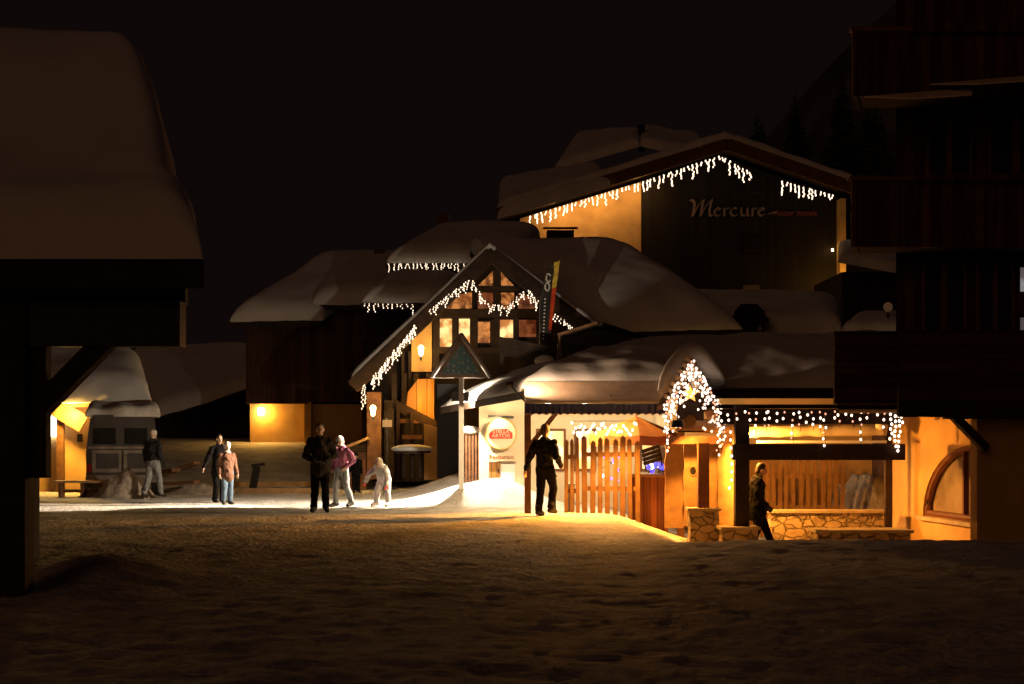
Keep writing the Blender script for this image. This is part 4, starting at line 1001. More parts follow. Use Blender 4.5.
# ================================================================== decorated porch
GD = 29.4
po = thing('decorated_porch', 'small gabled porch roof with snow hood, hung all over with fairy lights', 'porch', (PX(690, GD), GD, -.4))
pA, pL, pR = P(691, 357, GD), P(664, 404, GD), P(724, 412, GD)
back = V((.15, 3.6, 0))
MB().slab([pL, pA, pA + back, pL + back], .09).build('roof', M['beam_brown'], po); MB().slab([pA + V((.02, 0, 0)), pR, pR + back, pA + back + V((.02, 0, 0))], .09).build('roof', M['beam_brown'], po)
tl = MB()
for i in range(7):
    f = (i + .3) / 7.5; p = pA.lerp(pL, f); q = pA.lerp(pL, f + .07)
    tl.bar(p + V((-.03, -.03, .03)), q + V((-.03, -.03, .03)), .06, .09)
tl.build('verge_tiles', M['pine'], po)
def hood():
    prof = [(-.56, -.62), (-.52, -.30), (-.40, .0), (-.24, .22), (-.06, .33), (.12, .34), (.28, .24), (.42, .02), (.56, -.26), (.66, -.56)]
    rings = []; ys = [GD + .12, GD + .18, GD + .32, GD + .7, GD + 1.5, GD + 2.4, GD + 3.3, GD + 3.7]
    vs = []; 
    for j, y in enumerate(ys):
        k = [0.35, .75, .95, 1, 1, 1, .95, .6][j]
        for i, (x, z) in enumerate(prof):
            n1 = noise.noise(V((x * 2, y * 1.1, 3))) * .05
            vs.append((pA.x + .05 + x * (.86 + .14 * k) + (y - GD) * .05, y - .0, pA.z - .0 + (z + n1) * 1 if z < -.5 else pA.z - .18 + (z + .18 + n1) * k))
    n = len(prof); fs = []
    for j in range(len(ys) - 1):
        for i in range(n - 1): a = j * n + i; fs.append((a, a + 1, a + n + 1, a + n))
    fs.append(tuple(range(n - 1, -1, -1))); fs.append(tuple(range((len(ys) - 1) * n, len(ys) * n)))
    fs.append(tuple([j * n for j in range(len(ys))])); fs.append(tuple([j * n + n - 1 for j in range(len(ys) - 1, -1, -1)])); 
    o = MB().add(vs, fs).build('snow_hood', M['snow'], po, smooth=True)
    sub = o.modifiers.new('s', 'SUBSURF'); sub.levels = sub.render_levels = 1
hood()
MB().box(PX(668, GD), PX(737, GD), GD + .05, GD + .25, PZ(444, GD), PZ(436, GD)).build('beam', M['beam_brown'], po)
MB().box(PX(697, 29.2), PX(708, 29.2), 29.0, 29.2, .25, PZ(443, 29.2)).build('post', mat('red_brown_post', (.12, .045, .02), .7, .3, 5, .3, 25), po)
for px, py, r in ((690, 421, .1), (735, 430, .1)): MB().tube([P(px, py, GD - .25), P(px, py, GD + 2)], r * 1.1, 14).build('log_end', M['pine'], po)
MB().tube([P(676, 425, GD + .4), P(735, 427, GD + .4)], .13, 12).build('log', M['pine'], po)
MB().prism([(PX(680, GD), PZ(432, GD)), (PX(706, GD), PZ(432, GD)), (PX(706, GD), PZ(400, GD)), (PX(691, GD), PZ(372, GD)), (PX(680, GD), PZ(396, GD))], GD + .32, GD + .36).build('gable_board', M['beam'], po)
star = MB(); sc_ = P(690, 394, GD - .02)
stp = []
for i in range(10):
    r = .16 if i % 2 == 0 else .075; a = math.pi / 2 + i * math.pi / 5; stp.append((sc_.x + r * math.cos(a), sc_.z + r * math.sin(a)))
st_ = star.prism(stp, GD - .06, GD).build('star', emat('amber_star', (1, .42, .08), 1.6)); st_['label'] = 'amber star'; tag(st_, 'amber glowing star hung in the gable of the decorated porch', 'star lamp')
rb = random.Random(12)
pts = []
for k in range(400):
    px, py = rb.uniform(668, 722), rb.uniform(372, 432)
    half = 5 + (py - 365) * .62
    if abs(px - 692) > min(half, 30) or (((px - 690) / 13) ** 2 + ((py - 414) / 17) ** 2 < 1 and rb.random() < .85) or len(pts) > 88: continue
    pts.append(P(px, py, GD - .13 - rb.uniform(0, .05)))
bulb_string('loose net of fairy lights filling the gable face of the decorated porch', pts, .019, M['bulb'], dim=M['bulb_dim'], wires=[(P(670, 405, GD - .12), P(691, 372, GD - .12)), (P(691, 372, GD - .12), P(721, 408, GD - .12)), (P(672, 404, GD - .12), P(720, 404, GD - .12))])
for side in (0, 1):
    pts = []; wires = []
    a, b2 = (pL, pA) if side == 0 else (pA, pR)
    cols = 13 if side == 0 else 14
    for c in range(cols):
        p = a.lerp(b2, (c + .4) / cols) + V((0, -.09, -.05))
        L = (.2 + .35 * rb.random() + (.30 if (c in (0, 1, 2) and side == 0) or (side == 1 and c > 9) else 0)) * (1.15 if c % 2 else .8)
        q = 0
        wires.append((p, p - V((0, 0, L))))
        while q < L and len(pts) < 99:
            pts.append(p - V((rb.uniform(-.035, .035), rb.uniform(0, .04), q))); q += rb.uniform(.055, .085)
    bulb_string(['bright fairy light curtain under the tiled left verge of the decorated porch', 'bright fairy light curtain under the right verge of the decorated porch'][side], pts, .021, M['bulb'], wires=wires, dim=M['bulb_dim'])
# slabs of sawn timber, pillar
def plank_slab(label, x0, x1, yt, yb, d, seed, hole=None):
    rnd = random.Random(seed); n = 14; L = []; R_ = []
    for i in range(n + 1):
        y = yt + (yb - yt) * i / n
        w1 = noise.noise(V((i * .4, seed, 0))) * 1.6; w2 = noise.noise(V((i * .4, seed, 9))) * 1.6
        L.append((PX(x0 + w1, d), PZ(y, d))); R_.append((PX(x1 + w2, d), PZ(y, d)))
    mb = MB()
    for i in range(n):
        mb.prism([L[i + 1], R_[i + 1], R_[i], L[i]], d, d + .07)
    o = mb.build('timber_slab', M['pine'], at=(PX((x0 + x1) / 2, d), d, PZ(yb, d)))
    bm = bmesh.new(); bm.from_mesh(o.data); bmesh.ops.remove_doubles(bm, verts=bm.verts, dist=1e-4); 
    dup = [f for f in bm.faces if abs(f.normal.z) > .95 and not (abs(f.calc_center_median().z - max(v.co.z for v in bm.verts)) < .03 or abs(f.calc_center_median().z - min(v.co.z for v in bm.verts)) < .03)]
    bmesh.ops.delete(bm, geom=dup, context='FACES'); bm.to_mesh(o.data); bm.free()
    tag(o, label, 'timber slab', 'waney edged timber slabs by the porch')
    if hole:
        hp = P(*hole, d); h_ = MB(); disc(h_, hp.x, hp.z, .055, .07, d - .006, d - .002, 16); h_.build('knot', M['black'], o)
        r_ = MB(); ringm(r_, (hp.x, hp.z), .075, .09, .016, d - .008, n=20); r_.build('knot_ring', M['pine'], o)
plank_slab('greyish sawn timber slab standing alone right of the bar counter', 665, 683, 444, 528, 30.6, 1)
plank_slab('sawn timber slab with a knot hole behind the stone pillar', 684, 701, 441, 526, 30.0, 2, hole=(693, 471))
plank_slab('thin sawn timber slab right of the porch post', 707, 717, 441, 530, 30.05, 3)
plank_slab('wide sawn timber slab closest to the dark pergola post', 718, 735, 443, 532, 29.9, 4)
def stone_block(name, label, cat, x0, x1, y0, y1, z0, z1, cap=.05, m=None):
    t = thing(name, label, cat, ((x0 + x1) / 2, (y0 + y1) / 2, z0))
    bm = bmesh.new(); bmesh.ops.create_cube(bm, size=1)
    for v in bm.verts: v.co = V(((x0 + x1) / 2 + v.co.x * (x1 - x0), (y0 + y1) / 2 + v.co.y * (y1 - y0), (z0 + z1) / 2 + v.co.z * (z1 - z0))) - t.location
    bmesh.ops.subdivide_edges(bm, edges=bm.edges, cuts=14, use_grid_fill=True)
    for v in bm.verts:
        w = v.co + t.location; n1 = noise.noise(w * 3.5); v.co += V((n1, noise.noise(w * 3.5 + V((9, 9, 9))), 0)) * .028
    me = bpy.data.meshes.new('masonry'); bm.to_mesh(me); bm.free(); me.materials.append(m or M['stone'])
    o = bpy.data.objects.new('masonry', me); COL.objects.link(o); o.parent = t
    if cap:
        c = MB().box(x0 - .04, x1 + .04, y0 - .04, y1 + .04, z1 + .002, z1 + cap).build('coping', M['slab'], t)
    return t
stone_block('stone_pillar', 'square rubble stone pillar carrying the porch post', 'pillar', PX(690, 28.9), PX(719, 28.9), 28.9, 29.4, -.9, PZ(511, 28.9))
stone_block('stone_plinth', 'low stone plinth below the dark pergola post', 'plinth', PX(723, 28.2), PX(758, 28.2), 28.2, 28.8, -.9, PZ(530, 28.2))
stone_block('low_stone_wall', 'low rubble stone wall with a flat coping below the widest pickets', 'wall', PX(771, 30), PX(890, 30), 30, 30.4, -.9, PZ(513, 30))
stone_block('stone_ledge', 'low stone ledge nearer the camera at the foot of the arched window', 'ledge', PX(818, 27.2), PX(911, 27.2), 27.2, 27.9, -.9, PZ(533, 27.2))
# pergola
pg = thing('pergola', 'dark timber pergola with two beams over the stone walled terrace', 'pergola', (5.5, 28.7, -.5))
MB().box(PX(735, 28.45), PX(749, 28.45), 28.4, 28.64, -.1, PZ(405, 28.4)).build('post', M['beam'], pg)
MB().box(PX(885.5, 29.9), PX(892.5, 29.9), 29.9, 30.04, -.5, PZ(405, 29.9)).build('post', M['beam'], pg)
MB().box(PX(732, 28.3), PX(904, 28.3), 28.2, 28.38, PZ(460, 28.3), PZ(444, 28.3)).build('lower_beam', M['beam'], pg)
MB().box(PX(722, 28.5), PX(904, 28.5), 28.66, 28.86, PZ(424, 28.5), PZ(409, 28.5)).build('upper_beam', M['beam'], pg)
MB().box(PX(722, 28.5), PX(905, 28.5), 28.9, 33.0, PZ(408, 28.6), PZ(404, 28.6)).build('deck', M['wood_h'], pg)
rn = thing('rolled_canvas', 'rolled pale canvas blind with snow on it between the two pergola beams', 'blind', P(815, 433, 29.6))
mb = MB(); pts = []; rr = []
for i in range(30):
    f = i / 29; pts.append(P(746 + 140 * f, 431 - 2 * f + .6 * noise.noise(V((i * .5, 0, 0))), 29.6)); rr.append(.12 + .025 * noise.noise(V((i * .35, 4, 0))))
mb.tube(pts, rr, 12).build('roll', M['cream'], rn, smooth=True)
MB().box(PX(756, 29.5), PX(886, 29.5), 29.44, 29.47, PZ(443, 29.5), PZ(440.5, 29.5)).build('bottom_bar', M['white'], rn)
MB().ell(P(881, 426, 29.55), (.13, .12, .09)).build('snow_lump', M['snow'], rn, smooth=True)
# string lights over the pergola
pts = []; wires = []; rb = random.Random(21); d = 28.12
for i in range(24):
    px = 722 + 160 * i / 23 + rb.uniform(-2, 2); nb = rb.choice((1, 2, 2, 3)) if i % 5 else rb.choice((5, 6)); y = 413 + rb.uniform(-1.5, 2.0)
    wires.append((P(px, y, d), P(px + 1, y + nb * 6.5, d)))
    for k in range(nb):
        if len(pts) < 84: pts.append(P(px + rb.uniform(-1.5, 1.5), y + k * 6.5 + rb.uniform(-1, 1), d))
wires += [(P(720, 412, d), P(885, 413, d))]
bulb_string('row of hanging fairy lights along the pergola beams', pts, .021, M['bulb'], wires=wires, dim=M['bulb_dim'])
pts = []; wires = []
for c, (px, L) in enumerate(((891, 36), (895, 42), (899, 46), (902, 20))):
    wires.append((P(px, 405, d), P(px, 405 + L, d))); k = 0
    while k < L: pts.append(P(px + rb.uniform(-1.2, 1.2), 406 + k, d)); k += rb.uniform(4, 6)
bulb_string('clustered fairy lights hanging at the ochre wall end of the pergola', pts, .024, M['bulb'], wires=wires)
pts = [P(731 + rb.uniform(-2, 2), 432 + k * 8, 28.05) for k in range(8)]
bulb_string('single fairy light strand running down the dark pergola post', pts, .022, M['bulb'], wires=[(P(731, 424, 28.05), P(731, 490, 28.05))])

# ================================================================== balcony building on the right
rb_ = thing('balcony_building', 'tall dark timber building with balconies over an ochre ground floor and arched window', 'building', (9, 27, -.5))
# ochre side wall with the arched window
A = V((PX(889, 31.2), 31.2, 0)); B = V((8.05, 24.6, 0)); dv = (B - A).normalized(); nv_ = V((dv.y, -dv.x, 0))
if nv_.x > 0: nv_ = -nv_
Lw = (B - A).length
cw = (V((7.86, 26.95, 0)) - A).dot(dv); hw = 2.45; zs, zt = .12, 1.44
def wp(s, z, o=0.0): return A + dv * s + nv_ * o + V((0, 0, z))
arcp = [(cw + hw * math.cos(math.pi * i / 24), zs + (zt - zs) * math.sin(math.pi * i / 24)) for i in range(25)]  # from +hw to -hw
wm = MB()
outer = [(Lw, zs), (Lw, 2.15), (0, 2.15), (0, zs)]
# wall face as strips above the arch, plus below the sill
def strip(mb, s0, s1, z0a, z0b, z1): mb.add([wp(s0, z0a), wp(s1, z0b), wp(s1, z1), wp(s0, z1), wp(s0, z0a, -.3), wp(s1, z0b, -.3), wp(s1, z1, -.3), wp(s0, z1, -.3)], [(0, 1, 2, 3), (7, 6, 5, 4), (0, 4, 5, 1), (2, 6, 7, 3)])
srt = sorted(arcp)
strip(wm, 0, srt[0][0], zs, zs, 2.15)
for (s0, za), (s1, zb) in zip(srt[:-1], srt[1:]): strip(wm, s0, s1, za, zb, 2.15)
strip(wm, srt[-1][0], Lw, zs, zs, 2.15)
wm.add([wp(0, -1), wp(Lw, -1), wp(Lw, zs), wp(0, zs), wp(0, -1, -.3), wp(Lw, -1, -.3), wp(Lw, zs, -.3), wp(0, zs, -.3)], [(0, 1, 2, 3), (7, 6, 5, 4), (0, 4, 5, 1), (2, 6, 7, 3)])
wm.build('ground_floor_wall', M['ochre'], rb_)
fr = MB()
ap_ = [wp(s, z, -.10) for s, z in arcp]; fr.tube(ap_, .075, 8); fr.tube([wp(cw - hw, zs + .05, -.1), wp(cw + hw, zs + .05, -.1)], .06, 8)
wi = fr.build('arched_window', mat('window_red_wood', (.14, .05, .025), .6, .2, 5), rb_)
gm = MB(); gm.add([wp(s, z, -.16) for s, z in arcp] + [wp(s, z, -.17) for s, z in arcp], [tuple(range(25)), tuple(range(49, 24, -1))])
M['win_glass'] = mat('painted_reflection_glass', (.30, .23, .16), .12, .5, 1.1, spec=.7); gm.build('pane', M['win_glass'], wi)  # beige reflection is painted into the mottled glass colour
for sx_ in (-.75, .75):
    zz = zs + (zt - zs) * math.sqrt(1 - (sx_ / hw) ** 2); MB().bar(wp(cw + sx_, zs, -.12), wp(cw + sx_, zz - .02, -.12), .07, .09).build('mullion', bpy.data.materials['window_red_wood'], wi)
sl = MB(); sl.add([wp(cw - hw - .1, zs - .07, .1), wp(cw + hw + .1, zs - .07, .1), wp(cw + hw + .1, zs - .002, .1), wp(cw - hw - .1, zs - .002, .1), wp(cw - hw - .1, zs - .07, .004), wp(cw + hw + .1, zs - .07, .004), wp(cw + hw + .1, zs - .002, .004), wp(cw - hw - .1, zs - .002, .004)], [(0, 1, 2, 3), (7, 6, 5, 4), (0, 4, 5, 1), (2, 6, 7, 3), (0, 3, 7, 4), (1, 5, 6, 2)]); sl.build('sill', M['slab'], wi)
RD = 24.2
MB().box(PX(977, RD), 16, RD, RD + .35, -.8, 1.86).build('ground_floor_pier', M['ochre'], rb_)
MB().box(8.1, 16, RD + .36, 36, -.8, 1.9).build('core', M['balcony_timber'], rb_)
# first floor balcony band
D1 = 23.6
pr1 = MB(); pr1.box(PX(835, D1 + .4), PX(899, D1 + .4), D1 + .42, D1 + .52, PZ(404, D1 + .4), PZ(331, D1 + .4)); pr1.build('parapet', M['balcony_boards'], rb_)
MB().box(PX(836, D1 + .4), PX(899, D1 + .4), D1 + .36, D1 + .41, PZ(405.5, D1 + .4), PZ(403, D1 + .4)).build('gutter', M['beam_brown'], rb_)
MB().box(PX(899, D1), 16, D1, D1 + .12, PZ(417, D1), PZ(330, D1)).build('parapet', M['balcony_boards'], rb_)
MB().slab([(PX(837, D1 + .6), D1 + .55, PZ(402, D1)), (16, D1 + .55, PZ(402, D1)), (16, 30.8, PZ(402, D1)), (PX(840, 30.8), 30.8, PZ(402, D1))], .1).build('floor_slab', M['beam'], rb_)
MB().bar(P(952, 414, 24.0), P(986, 449, 24.0), .12, .22, up=(0, 1, 0)).build('brace', M['beam'], rb_)
MB().box(PX(944, 24), PX(1030, 24), 23.9, 24.1, PZ(419, 24), PZ(411.5, 24)).build('bracket_beam', M['beam'], rb_)
# upper walls
up_ = MB(); ft = [(PX(896, 25.0), 25.0), (16, 25.0), (16, 36), (PX(899, 36), 36)]
up_.add([(x, y, PZ(402, D1)) for x, y in ft] + [(x, y, 16) for x, y in ft], [(3, 2, 1, 0), (4, 5, 6, 7), (0, 1, 5, 4), (1, 2, 6, 5), (2, 3, 7, 6), (3, 0, 4, 7)])
up_.build('upper_wall', M['balcony_timber'], rb_)
def rwin(x0, x1, y0, y1, lit=None, curtains=True, d=25.0):
    f = MB().box(PX(x0 - 3, d), PX(x1 + 3, d), d - .06, d - .004, PZ(y1, d), PZ(y0 - 3, d)).build('window', M['beam_brown'] if curtains else M['beam'], rb_)
    MB().box(PX(x0, d), PX(x1, d), d - .075, d - .064, PZ(y1, d), PZ(y0, d)).build('pane', lit or M['glass'], f)
    if curtains:
        for a, b2 in ((x0 + (x1 - x0) * .42, x0 + (x1 - x0) * .56),): MB().box(PX(a, d), PX(b2, d), d - .09, d - .078, PZ(y1, d), PZ(y0, d)).build('mullion', M['beam_brown'], f)
rwin(928, 968, 112, 180); rwin(990, 1040, 108, 180); rwin(924, 962, 262, 332); rwin(978, 1010, 262, 332)
cool = emat('cool_lit_window', (.75, .7, .72), .28, .6, 3, (.3, .25, .25))
rwin(1019, 1050, 268, 292, cool, False); rwin(1019, 1050, 318, 337, emat('cool_dim_window', (.6, .5, .5), .10), False)
def balcony(px0, yt, yb, D, step_px=None, ydrop=4):
    b_ = MB().box(PX(px0, D), 16, D, D + .09, PZ(yb, D), PZ(yt, D)).build('parapet', M['balcony_timber'], rb_)
    MB().bar((PX(px0, D) + .05, D + .10, (PZ(yb, D) + PZ(yt, D)) / 2), (PX(px0 + 2, 24.99) + .05, 24.99, (PZ(yb, D) + PZ(yt, D)) / 2), .09, PZ(yt, D) - PZ(yb, D)).build('parapet_side', M['wood_darky'], rb_)
    MB().bar((PX(px0, D) - .03, D + .045, PZ(yt, D) + .04), (16, D + .045, PZ(yt, D) + .04), .16, .07).build('handrail', M['beam_brown'], rb_)
    MB().slab([(PX(px0, D) + .12, D + .1, PZ(yb - 8, D)), (16, D + .1, PZ(yb - 8, D)), (16, 24.99, PZ(yb - 8, D)), (PX(px0 + 2, 24.99) + .12, 24.99, PZ(yb - 8, D))], .1).build('floor_slab', M['beam'], rb_)
balcony(852, 181, 247, 24.0); balcony(853, 32, 96, 24.0)
# faint top rails stepping up
MB().box(PX(915, 23.9), 16, 23.86, 23.98, PZ(181, 23.9), PZ(174, 23.9)).build('parapet_cap', M['balcony_timber'], rb_)
MB().box(PX(915, 23.9), 16, 23.86, 23.98, PZ(32, 23.9), PZ(22, 23.9)).build('parapet_cap', M['balcony_timber'], rb_)
MB().slab([(PX(864, 24), 23.98, PZ(96.5, 24)), (PX(915, 23.4), 23.4, PZ(98, 23.4)), (PX(972, 23.4), 23.4, PZ(94, 23.4)), (PX(972, 24), 23.98, PZ(88, 24))], .02).build('soffit_light_wedge', M['soffit_light'], rb_)  # pale tapered plate shaped and coloured as the lit part of the soffit
MB().slab([(PX(930, 24), 23.98, PZ(84, 24)), (PX(975, 23.4), 23.4, PZ(83.5, 23.4)), (PX(1060, 23.4), 23.4, PZ(78, 23.4)), (PX(1060, 24), 23.98, PZ(73, 24))], .02).build('soffit_light_wedge', M['soffit_light'], rb_)

# ================================================================== people
M['skin'] = mat('skin', (.55, .34, .24), .55, .08, 8)
M['glove_red'] = mat('red_glove', (.55, .05, .03), .7)
M['glove_black'] = mat('black_glove', (.02, .02, .02), .7)
M['hair_dark'] = mat('dark_hair', (.03, .02, .014), .6, .3, 30)
M['boot'] = mat('boot_leather', (.035, .028, .022), .6, .3, 8)
def cloth(name, c, v=.2): return mat(name, c, .95, v, 6, .6, 14, bdist=.03, spec=.06)
def rot_to(d, side=V((1, 0, 0))):
    z = V(d).normalized(); x = side - z * side.dot(z); x.normalize(); y = z.cross(x)
    return Matrix((x, y, z)).transposed()
def person(label, px, py_foot, d, H, yaw, pose=None, jacket=None, trousers=None, boots=None, glove=None, headgear=None, hair=None, child=0.0, coat=.0, hood=None, group=None, scarf=None, zoff=0.0, extra=None, bulk=1.1):
    x = PX(px, d); z = gz(x, d) + zoff
    T = thing('person', label, 'person', (x, d, z), math.radians(yaw), group)
    s = H / 1.75; hs = 1 + child * .30
    J = dict(pel=(0, 0, .93), che=(0, .0, 1.24), nec=(0, .015, 1.46), hea=(0, -.015, 1.635))
    for sd, n in ((1, 'l'), (-1, 'r')):
        J.update({'hip' + n: (.09 * sd, 0, .92), 'kne' + n: (.10 * sd, -.02, .5), 'ank' + n: (.10 * sd, .02, .085), 'toe' + n: (.12 * sd, -.15, .04),
                  'sho' + n: (.18 * sd, .01, 1.40), 'elb' + n: (.235 * sd, .03, 1.13), 'wri' + n: (.24 * sd, -.05, .89)})
    J.update(pose or {}); J = {k: V(v) * s for k, v in J.items()}
    hd = J['hea']; up = (hd - J['nec']).normalized()
    tw = (J['nec'] - J['pel']).normalized(); Rt = rot_to(tw, (J['shol'] - J['shor']).normalized()); Rp = rot_to(tw, (J['hipl'] - J['hipr']).normalized())
    Rh = rot_to(up, V((1, 0, 0)))
    k = s * hs
    # body: head with face, neck, torso, limbs, hands
    b = MB()
    hp = lambda a, c, e: hd + Rh @ (V((a, c, e)) * k)
    b.ell(hp(0, .01, .02), (.075 * k, .095 * k, .105 * k), Rh, 20, 14); b.ell(hp(0, -.025, -.055), (.058 * k, .065 * k, .062 * k), Rh)
    b.cap(hp(0, -.088, .012), hp(0, -.105, -.025), .012 * k, .018 * k); b.ell(hp(0, -.085, -.058), (.026 * k, .014 * k, .009 * k), Rh); b.ell(hp(0, -.078, .038), (.05 * k, .018 * k, .014 * k), Rh)
    for sd in (-1, 1): b.ell(hp(.076 * sd, .01, -.005), (.014 * k, .022 * k, .032 * k), Rh)
    b.cap(J['nec'] - tw * .05 * s, hp(0, .015, -.05), .055 * s, .05 * k)
    b.ell(J['che'], (.16 * s, .105 * s, .2 * s), Rt); b.ell(J['pel'] + tw * .08 * s, (.145 * s, .105 * s, .17 * s), Rp)
    for n, sd in (('l', 1), ('r', -1)):
        b.cap(J['sho' + n], J['elb' + n], .048 * s, .038 * s); b.cap(J['elb' + n], J['wri' + n], .038 * s, .026 * s); b.cap(J['nec'] - tw * .07 * s, J['sho' + n], .06 * s, .05 * s)
        b.cap(J['hip' + n], J['kne' + n], .075 * s, .052 * s); b.cap(J['kne' + n], J['ank' + n], .052 * s, .036 * s); b.cap(J['ank' + n], J['toe' + n], .036 * s, .032 * s)
        fa = (J['wri' + n] - J['elb' + n]).normalized(); hr = rot_to(fa, V((0, 1, 0)))
        hand(b if glove is None else None, J['wri' + n], hr, s * (1 + .1 * child), sd)
    def rm(o, vs_, sm=4):
        m_ = o.modifiers.new('r', 'REMESH'); m_.mode = 'VOXEL'; m_.voxel_size = vs_; m_.use_smooth_shade = True
        if sm: q = o.modifiers.new('s', 'SMOOTH'); q.factor = .5; q.iterations = sm
        return o
    rm(b.build('body', M['skin'], T, local=True, smooth=True), .0085, 1)
    ey = MB()
    for sd in (-1, 1): ey.ell(hp(.03 * sd, -.082, .014), .011 * k)
    ey.build('eyes', M['black'], T, local=True, smooth=True)
    if glove:
        for n, sd in (('l', 1), ('r', -1)):
            g = MB(); fa = (J['wri' + n] - J['elb' + n]).normalized(); hand(g, J['wri' + n], rot_to(fa, V((0, 1, 0))), s * 1.12, sd, 1.3)
            rm(g.build('glove', glove, T, local=True, smooth=True), .008, 1)
    # jacket
    s0 = s; s = s * bulk
    j = MB()
    j.ell(J['che'] + tw * .02 * s, (.178 * s, .135 * s, .24 * s), Rt, 18, 12); j.ell(J['pel'] + tw * .10 * s, (.162 * s, .132 * s, .22 * s), Rp, 18, 12)
    j.cap(J['nec'] - tw * .05 * s0, J['nec'] + tw * .015 * s0, .085 * s, .075 * s)
    if coat: j.cap(J['pel'] + tw * .05 * s, J['pel'] - tw * coat * s, .15 * s, .18 * s, 16)
    for n in 'lr':
        j.cap(J['nec'] - tw * .07 * s, J['sho' + n], .078 * s, .074 * s); j.cap(J['sho' + n], J['elb' + n], .074 * s, .060 * s); j.cap(J['elb' + n], J['wri' + n], .060 * s, .046 * s)
    jo = rm(j.build('jacket', jacket, T, local=True, smooth=True), .014, 5)
    tx = bpy.data.textures.get('folds') or bpy.data.textures.new('folds', 'CLOUDS'); tx.noise_scale = .10
    dm = jo.modifiers.new('d', 'DISPLACE'); dm.texture = tx; dm.strength = .06 * s; dm.mid_level = .5
    # trousers
    t = MB(); t.ell(J['pel'], (.165 * s, .130 * s, .15 * s), Rp, 16, 10)
    for n in 'lr':
        t.cap(J['hip' + n], J['kne' + n], .098 * s, .075 * s); t.cap(J['kne' + n], J['ank' + n] + V((0, 0, .02 * s)), .075 * s, .066 * s)
    to = rm(t.build('trousers', trousers, T, local=True, smooth=True), .014, 4); dm = to.modifiers.new('d', 'DISPLACE'); dm.texture = tx; dm.strength = .03 * s; dm.mid_level = .5
    for n in 'lr':
        bt_ = MB(); an_, to_ = J['ank' + n], J['toe' + n]; bk = an_ + (an_ - to_).normalized() * .05 * s; bk.z = min(an_.z, to_.z + .03)
        bt_.cap(an_ + V((0, 0, .08 * s)), an_, .062 * s, .055 * s); bt_.cap(bk, to_, .046 * s, .044 * s); bt_.cap(an_, to_.lerp(an_, .3), .055 * s, .046 * s)
        rm(bt_.build('boot', boots or M['boot'], T, local=True, smooth=True), .012, 2)
    s = s0
    if hair:
        h = MB(); h.ell(hp(0, .028, .038), (.084 * k, .098 * k, .102 * k), Rh, 18, 12); h.ell(hp(0, .06, -.03), (.07 * k, .055 * k, .08 * k), Rh)
        rm(h.build('hair', hair, T, local=True, smooth=True), .012, 2)
    if headgear:
        m_, pom = headgear; h = MB(); h.ell(hp(0, .012, .055), (.088 * k, .107 * k, .09 * k), Rh, 18, 12); h.cap(hp(-.0, .0, .02), hp(0, .02, .04), .088 * k, .09 * k)
        if pom: h.ell(hp(0, .02, .155), .035 * k)
        rm(h.build('hat', m_, T, local=True, smooth=True), .012, 2)
    if hood:
        h = MB(); h.ell(hp(0, .045, .0), (.105 * k, .105 * k, .125 * k), Rh, 18, 12); h.cap(hp(0, .05, -.08), J['nec'], .09 * k, .1 * k)
        rm(h.build('hood', hood, T, local=True, smooth=True), .014, 3)
    if scarf:
        h = MB(); c0 = J['nec'] + tw * .04 * s
        pts = [c0 + Rt @ (V((math.cos(a) * .078, math.sin(a) * .082, .01 * math.sin(2 * a))) * s) for a in [2 * math.pi * i / 14 for i in range(15)]]
        h.tube(pts, .035 * s, 8); rm(h.build('scarf', scarf, T, local=True, smooth=True), .012, 2)
    if extra: extra(T, J, s)
    return T
def hand(b, w, R, s, sd, fat=1.0):
    if b is None: return
    # local axes of R: z along the forearm, x ~ front/back of the body, y sideways
    q = lambda x, y, z: w + R @ (V((x, y, z)) * s)
    b.ell(q(0, 0, .05), (.040 * s, .019 * s * fat, .052 * s), R, 12, 8); b.cap(q(0, 0, -.01), q(0, 0, .03), .024 * s, .026 * s)
    for i, (fx, L) in enumerate(((-.034, .060), (-.0115, .070), (.0115, .074), (.034, .064))):
        a = q(fx, 0, .085); m = q(fx * 1.08, -.010 * sd, .085 + L * .55); e = q(fx * 1.05, -.030 * sd, .085 + L * .95)
        b.cap(a, m, .0105 * s * fat, .0098 * s * fat, 8); b.cap(m, e, .0098 * s * fat, .0085 * s * fat, 8)
    a = q(.034, 0, .03); m = q(.062, -.012 * sd, .062); e = q(.064, -.022 * sd, .092); b.cap(a, m, .014 * s * fat, .0115 * s * fat, 8); b.cap(m, e, .0115 * s * fat, .010 * s * fat, 8)

blk = cloth('black_cloth', (.009, .008, .008)); 
# 1 dark jacket, pale cap by the van
person('person in dark jacket and pale cap stepping away by the snow heap of the van', 153, 497, 40.6, 1.72, 155,
       dict(kner=(-.11, -.12, .52), ankr=(-.12, -.16, .12), toer=(-.12, -.33, .07), knel=(.09, .06, .5), ankl=(.09, .26, .14), toel=(.1, .12, .05), elbr=(-.26, .05, 1.12), wrir=(-.28, -.1, .93)),
       jacket=cloth('charcoal_jacket', (.03, .028, .03)), trousers=cloth('grey_ski_trousers', (.26, .27, .28)), headgear=(cloth('pale_knit', (.6, .55, .48)), False), glove=M['glove_black'])
# 2 adult of the pair
person('person in a long dark coat standing behind a child in a tan coat', 219, 504, 37.4, 1.60, 35,
       dict(elbr=(-.30, .02, 1.16), wrir=(-.42, -.02, .93), kner=(-.1, -.06, .5)), jacket=cloth('dark_coat', (.007, .006, .007)), trousers=blk, hair=M['hair_dark'], coat=.14, glove=None)
